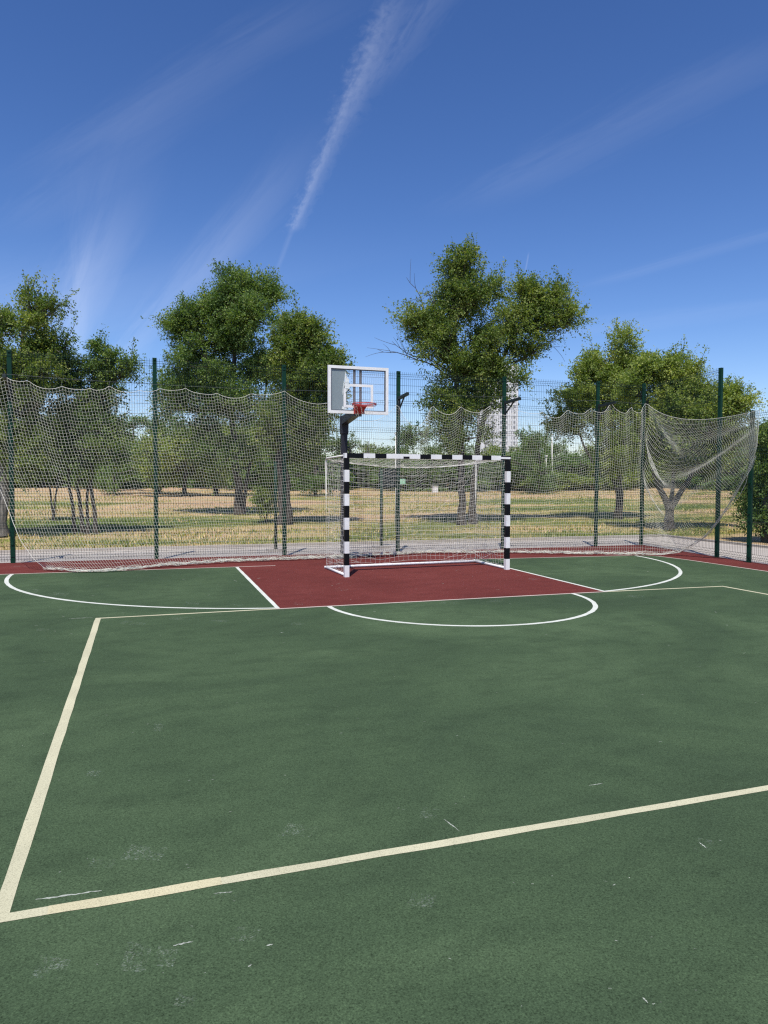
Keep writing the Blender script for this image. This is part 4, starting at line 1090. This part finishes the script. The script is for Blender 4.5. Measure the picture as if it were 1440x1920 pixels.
for i, (px, d, want) in enumerate(wood):
    k = int(rg.integers(0, 4)) if i >= 4 else i
    src = far_kinds[k]; h0 = [7.4, 6.4, 8.2, 5.4][k]
    o = src if i < 4 else copy_tree(src)
    b = gbase(px, d); topz = at_depth(px, want, d)[2]
    s = (topz - b[2]) / (h0 * 1.0)
    o.location = b - [0, 0, .05]; o.rotation_euler = (0, 0, rg.random() * 6.28); o.scale = (max(.8, s) * rg.uniform(.95, 1.25), max(.8, s), s)
for i in range(46):
    px = -60 + 1560 * (i + rg.uniform(-.4, .4)) / 45
    o = copy_tree(far_kinds[int(rg.integers(0, 4))]); b = gbase(px, rg.uniform(60, 74)); z_ = rg.uniform(.40, .62)
    o.location = b - [0, 0, .6]; o.rotation_euler = (0, 0, rg.random() * 6.28); o.scale = (1.15, 1.15, z_)
    o.name = 'undergrowth_bush'; o['label'] = 'low dark bush filling the foot of the far wood'; o['category'] = 'bush'; o['group'] = 'bushes at the foot of the far wood'
# yellow-green bushy trees standing out in the meadow on the left
for i, (px, d, topy, sc) in enumerate([(345, 48, 775, 1.0), (405, 50, 770, 1.05), (300, 52, 800, .9), (215, 50, 820, .9), (590, 50, 800, .95), (1010, 55, 800, .9)]):
    o = copy_tree(far_kinds[3 if i < 3 else 1]); b = gbase(px, d); s = (at_depth(px, topy, d)[2] - b[2]) / (5.4 if i < 3 else 6.4)
    o.location = b - [0, 0, .05]; o.rotation_euler = (0, 0, i * 1.3); o.scale = (s * sc, s * sc, s)
    o['group'] = 'bushy trees out in the meadow'; o['label'] = 'bushy mid-distance tree standing in the meadow before the wood'

# ------------------------------------------------------------------ meadow grass
def grass(n, xr, yr, hr, name, label, stops, seed):
    rg = np.random.default_rng(seed)
    x = rg.uniform(*xr, n); y = yr[0] + (yr[1] - yr[0]) * rg.random(n) ** 1.5
    keep = (np.abs(x - y * 0.333) < y * 0.68 + 1.5) & ~((y < 18.2) & (x < 15)) 
    x, y = x[keep], y[keep]
    cl = np.array([noise.noise(Vector((a * .35, b * .9, seed))) for a, b in zip(x, y)])
    kk = cl > 0.0 + rg.normal(0, .12, len(cl)); x, y, cl = x[kk], y[kk], cl[kk]
    n = len(x); z = ground_z(x, y)
    h = rg.uniform(*hr, n) * (1 + .5 * cl); a = rg.random(n) * 6.28; lean = rg.normal(0, .5, (n, 2)) * h[:, None]
    wd = 0.008 + .0005 * y
    p = np.stack([x, y, z - .03], 1); q = np.stack([np.cos(a) * wd, np.sin(a) * wd, np.zeros(n)], 1)
    t = p + np.c_[lean, h]
    mb = MB(); mb.add(np.stack([p - q, p + q, t], 1), np.arange(n * 3).reshape(n, 3))
    return tag(mb.build(name, leaf_mat(name + '_blades', stops, .25, .7)), label, 'grass', kind='stuff')
grass(70000, (-12, 40), (18.2, 50), (.04, .13), 'green_grass', 'short green grass growing in patches in the meadow', [(0, (.12, .16, .035)), (.6, (.22, .26, .065)), (1, (.38, .38, .12))], 31)
grass(52000, (-12, 50), (18.2, 60), (.04, .15), 'dry_grass', 'dry straw-coloured grass lying over the meadow', [(0, (.40, .33, .13)), (.5, (.54, .42, .19)), (1, (.62, .48, .25))], 32)

# ------------------------------------------------------------------ things behind the fence
def sign_post(px, py_base, board, label, h):
    d = ray(px, py_base); t = (-0.03 - EYE[2]) / d[2]; b = EYE + d * t
    r_ = thing('sign_post', tuple(b), label, 'sign', 'posts beside the path')
    mb = MB(); mb.tubes(np.array([b, b + [0, 0, h * .5], b + [0, 0, h]]), .035, 10, cap=True); mb.build('pole', M['fence_green'], r_, True, b)
    mb = MB(); mb.box(b - [.20, .14, 0], b + [.20, .14, .05]); mb.build('footing', M['paving'], r_, False, b)
    if board:
        mb = MB(); mb.box(b + [-.05, .036, h - .46], b + [.40, .056, h + .02]); bevel(mb.build('board', M['arm_black'], r_, False, b), .004)
sign_post(715, 1027, True, 'dark green board on a post seen from behind through the goal', 1.95)
sign_post(517, 1033, False, 'slim dark green post with a pale footing beside the path', 2.1)

def slim_pole(px, top, D, r, label):
    b = gbase(px, D); t = at_depth(px, top, D)
    o = thing('light_pole', tuple(b), label, 'pole', 'thin pale poles beyond the fence')
    mb = MB(); mb.tubes(np.array([b, (b + t) / 2, t]), np.array([r, r * .9, r * .7]), 8, cap=True); mb.build('shaft', M['cream_steel'], o, True, b)
    mb = MB(); mb.box(t - [r * 1.6, r * 1.6, 0], t + [r * 1.6, r * 1.6, r * 2]); mb.build('pole_cap', M['cream_steel'], o, False, b)
slim_pole(1024, 856, 60, .055, 'shorter of two thin white poles before the far wood')
slim_pole(1035, 816, 60, .055, 'taller of two thin white poles before the far wood')
slim_pole(742, 814, 24, .022, 'slender white pole seen just left of a fence post, above the goal')

# small green notice and white box at the far edge
b = gbase(755, 58); o = thing('notice_sign', tuple(b), 'small pale green notice board at the far edge of the meadow', 'sign')
p = at_depth(755, 903, 58)
mb = MB(); mb.box(p - [.24, .02, .22], p + [.24, .02, .22]); mb.build('panel', plain('pale_green_panel', (.35, .62, .45), .5), o, False, b)
mb = MB()
for dx in (-.18, .18): mb.box([p[0] + dx - .03, p[1] - .01, b[2]], [p[0] + dx + .03, p[1] + .03, p[2] - .22])
mb.build('leg', M['graphite'], o, False, b)
b = gbase(815, 56); o = thing('utility_box', tuple(b), 'small white box standing at the far edge of the meadow', 'box')
mb = MB(); mb.box(b - [.19, .2, 0], b + [.19, .2, .52]); bevel(mb.build('cabinet', M['white_steel'], o, False, b), .02)
mb = MB(); mb.box(b + [-.22, -.24, .522], b + [.22, .24, .56]); mb.build('lid', M['white_steel'], o, False, b)

# tower block far behind the tall elm
D = 420; k = D / F
bl = gbase(900, D); br = gbase(968, D); topz = at_depth(945, 690, D)[2]
ex = (br - bl); ex[2] = 0; W_ = np.linalg.norm(ex); ex /= W_; ey = np.array([-ex[1], ex[0], 0])
tower = thing('apartment_tower', tuple(bl), 'white high-rise block with window grid far behind the tall elm', 'building')
tower.rotation_euler = (0, 0, math.atan2(ex[1], ex[0]))
H_ = topz - bl[2]
M['tower_wall'] = plain('white_tower_render', (.60, .635, .67), .8, 0, .04, .2)
M['tower_glass'] = plain('dark_tower_window', (.27, .29, .32), .25, 0, .3, .1)
mb = MB(); mb.box((0, 0, -2), (W_, 18, H_)); mb.box((-.3, -.3, H_), (W_ + .3, 18.3, H_ + 1.2)); mb.box((W_ * .4, 4, H_ + 1.2), (W_ * .6, 12, H_ + 4.5))
for x in np.linspace(0, W_, 9): mb.box((x - .35, -.35, -2), (x + .35, -.004, H_))
mb.build('wall', M['tower_wall'], tower)
wm = MB(); wm.box((-1.15, -.08, 0), (1.15, .02, 1.6)); w0 = None
rest = MB(); nfl = int(H_ / 3.0); colx = [W_ - 2.2 - 3.9 * i for i in range(int(W_ / 3.9))]
for ci, x in enumerate(colx):
    for fl in range(nfl):
        z = 1.0 + fl * 3.0
        if ci < 4 and fl >= nfl - 24:
            if w0 is None: w0 = wm.build('window', M['tower_glass'], tower); o = w0
            else: o = w0.copy(); col.objects.link(o); o.parent = tower
            o.location = (x, -.01, z)
        else: rest.box((x - 1.15, -.09, z), (x + 1.15, .01, z + 1.6))
tag(rest.build('window_rows', M['tower_glass'], tower), kind='stuff')

# ------------------------------------------------------------------ render settings
scene.view_settings.view_transform = 'Standard'; scene.view_settings.look = 'None'
scene.view_settings.exposure = 0.28; scene.view_settings.gamma = 1.0
scene.cycles.max_bounces = 8; scene.cycles.transparent_max_bounces = 16
scene.cycles.use_denoising = False
scene.cycles.filter_width = 1.25
scene.cycles.sample_clamp_indirect = 6.0
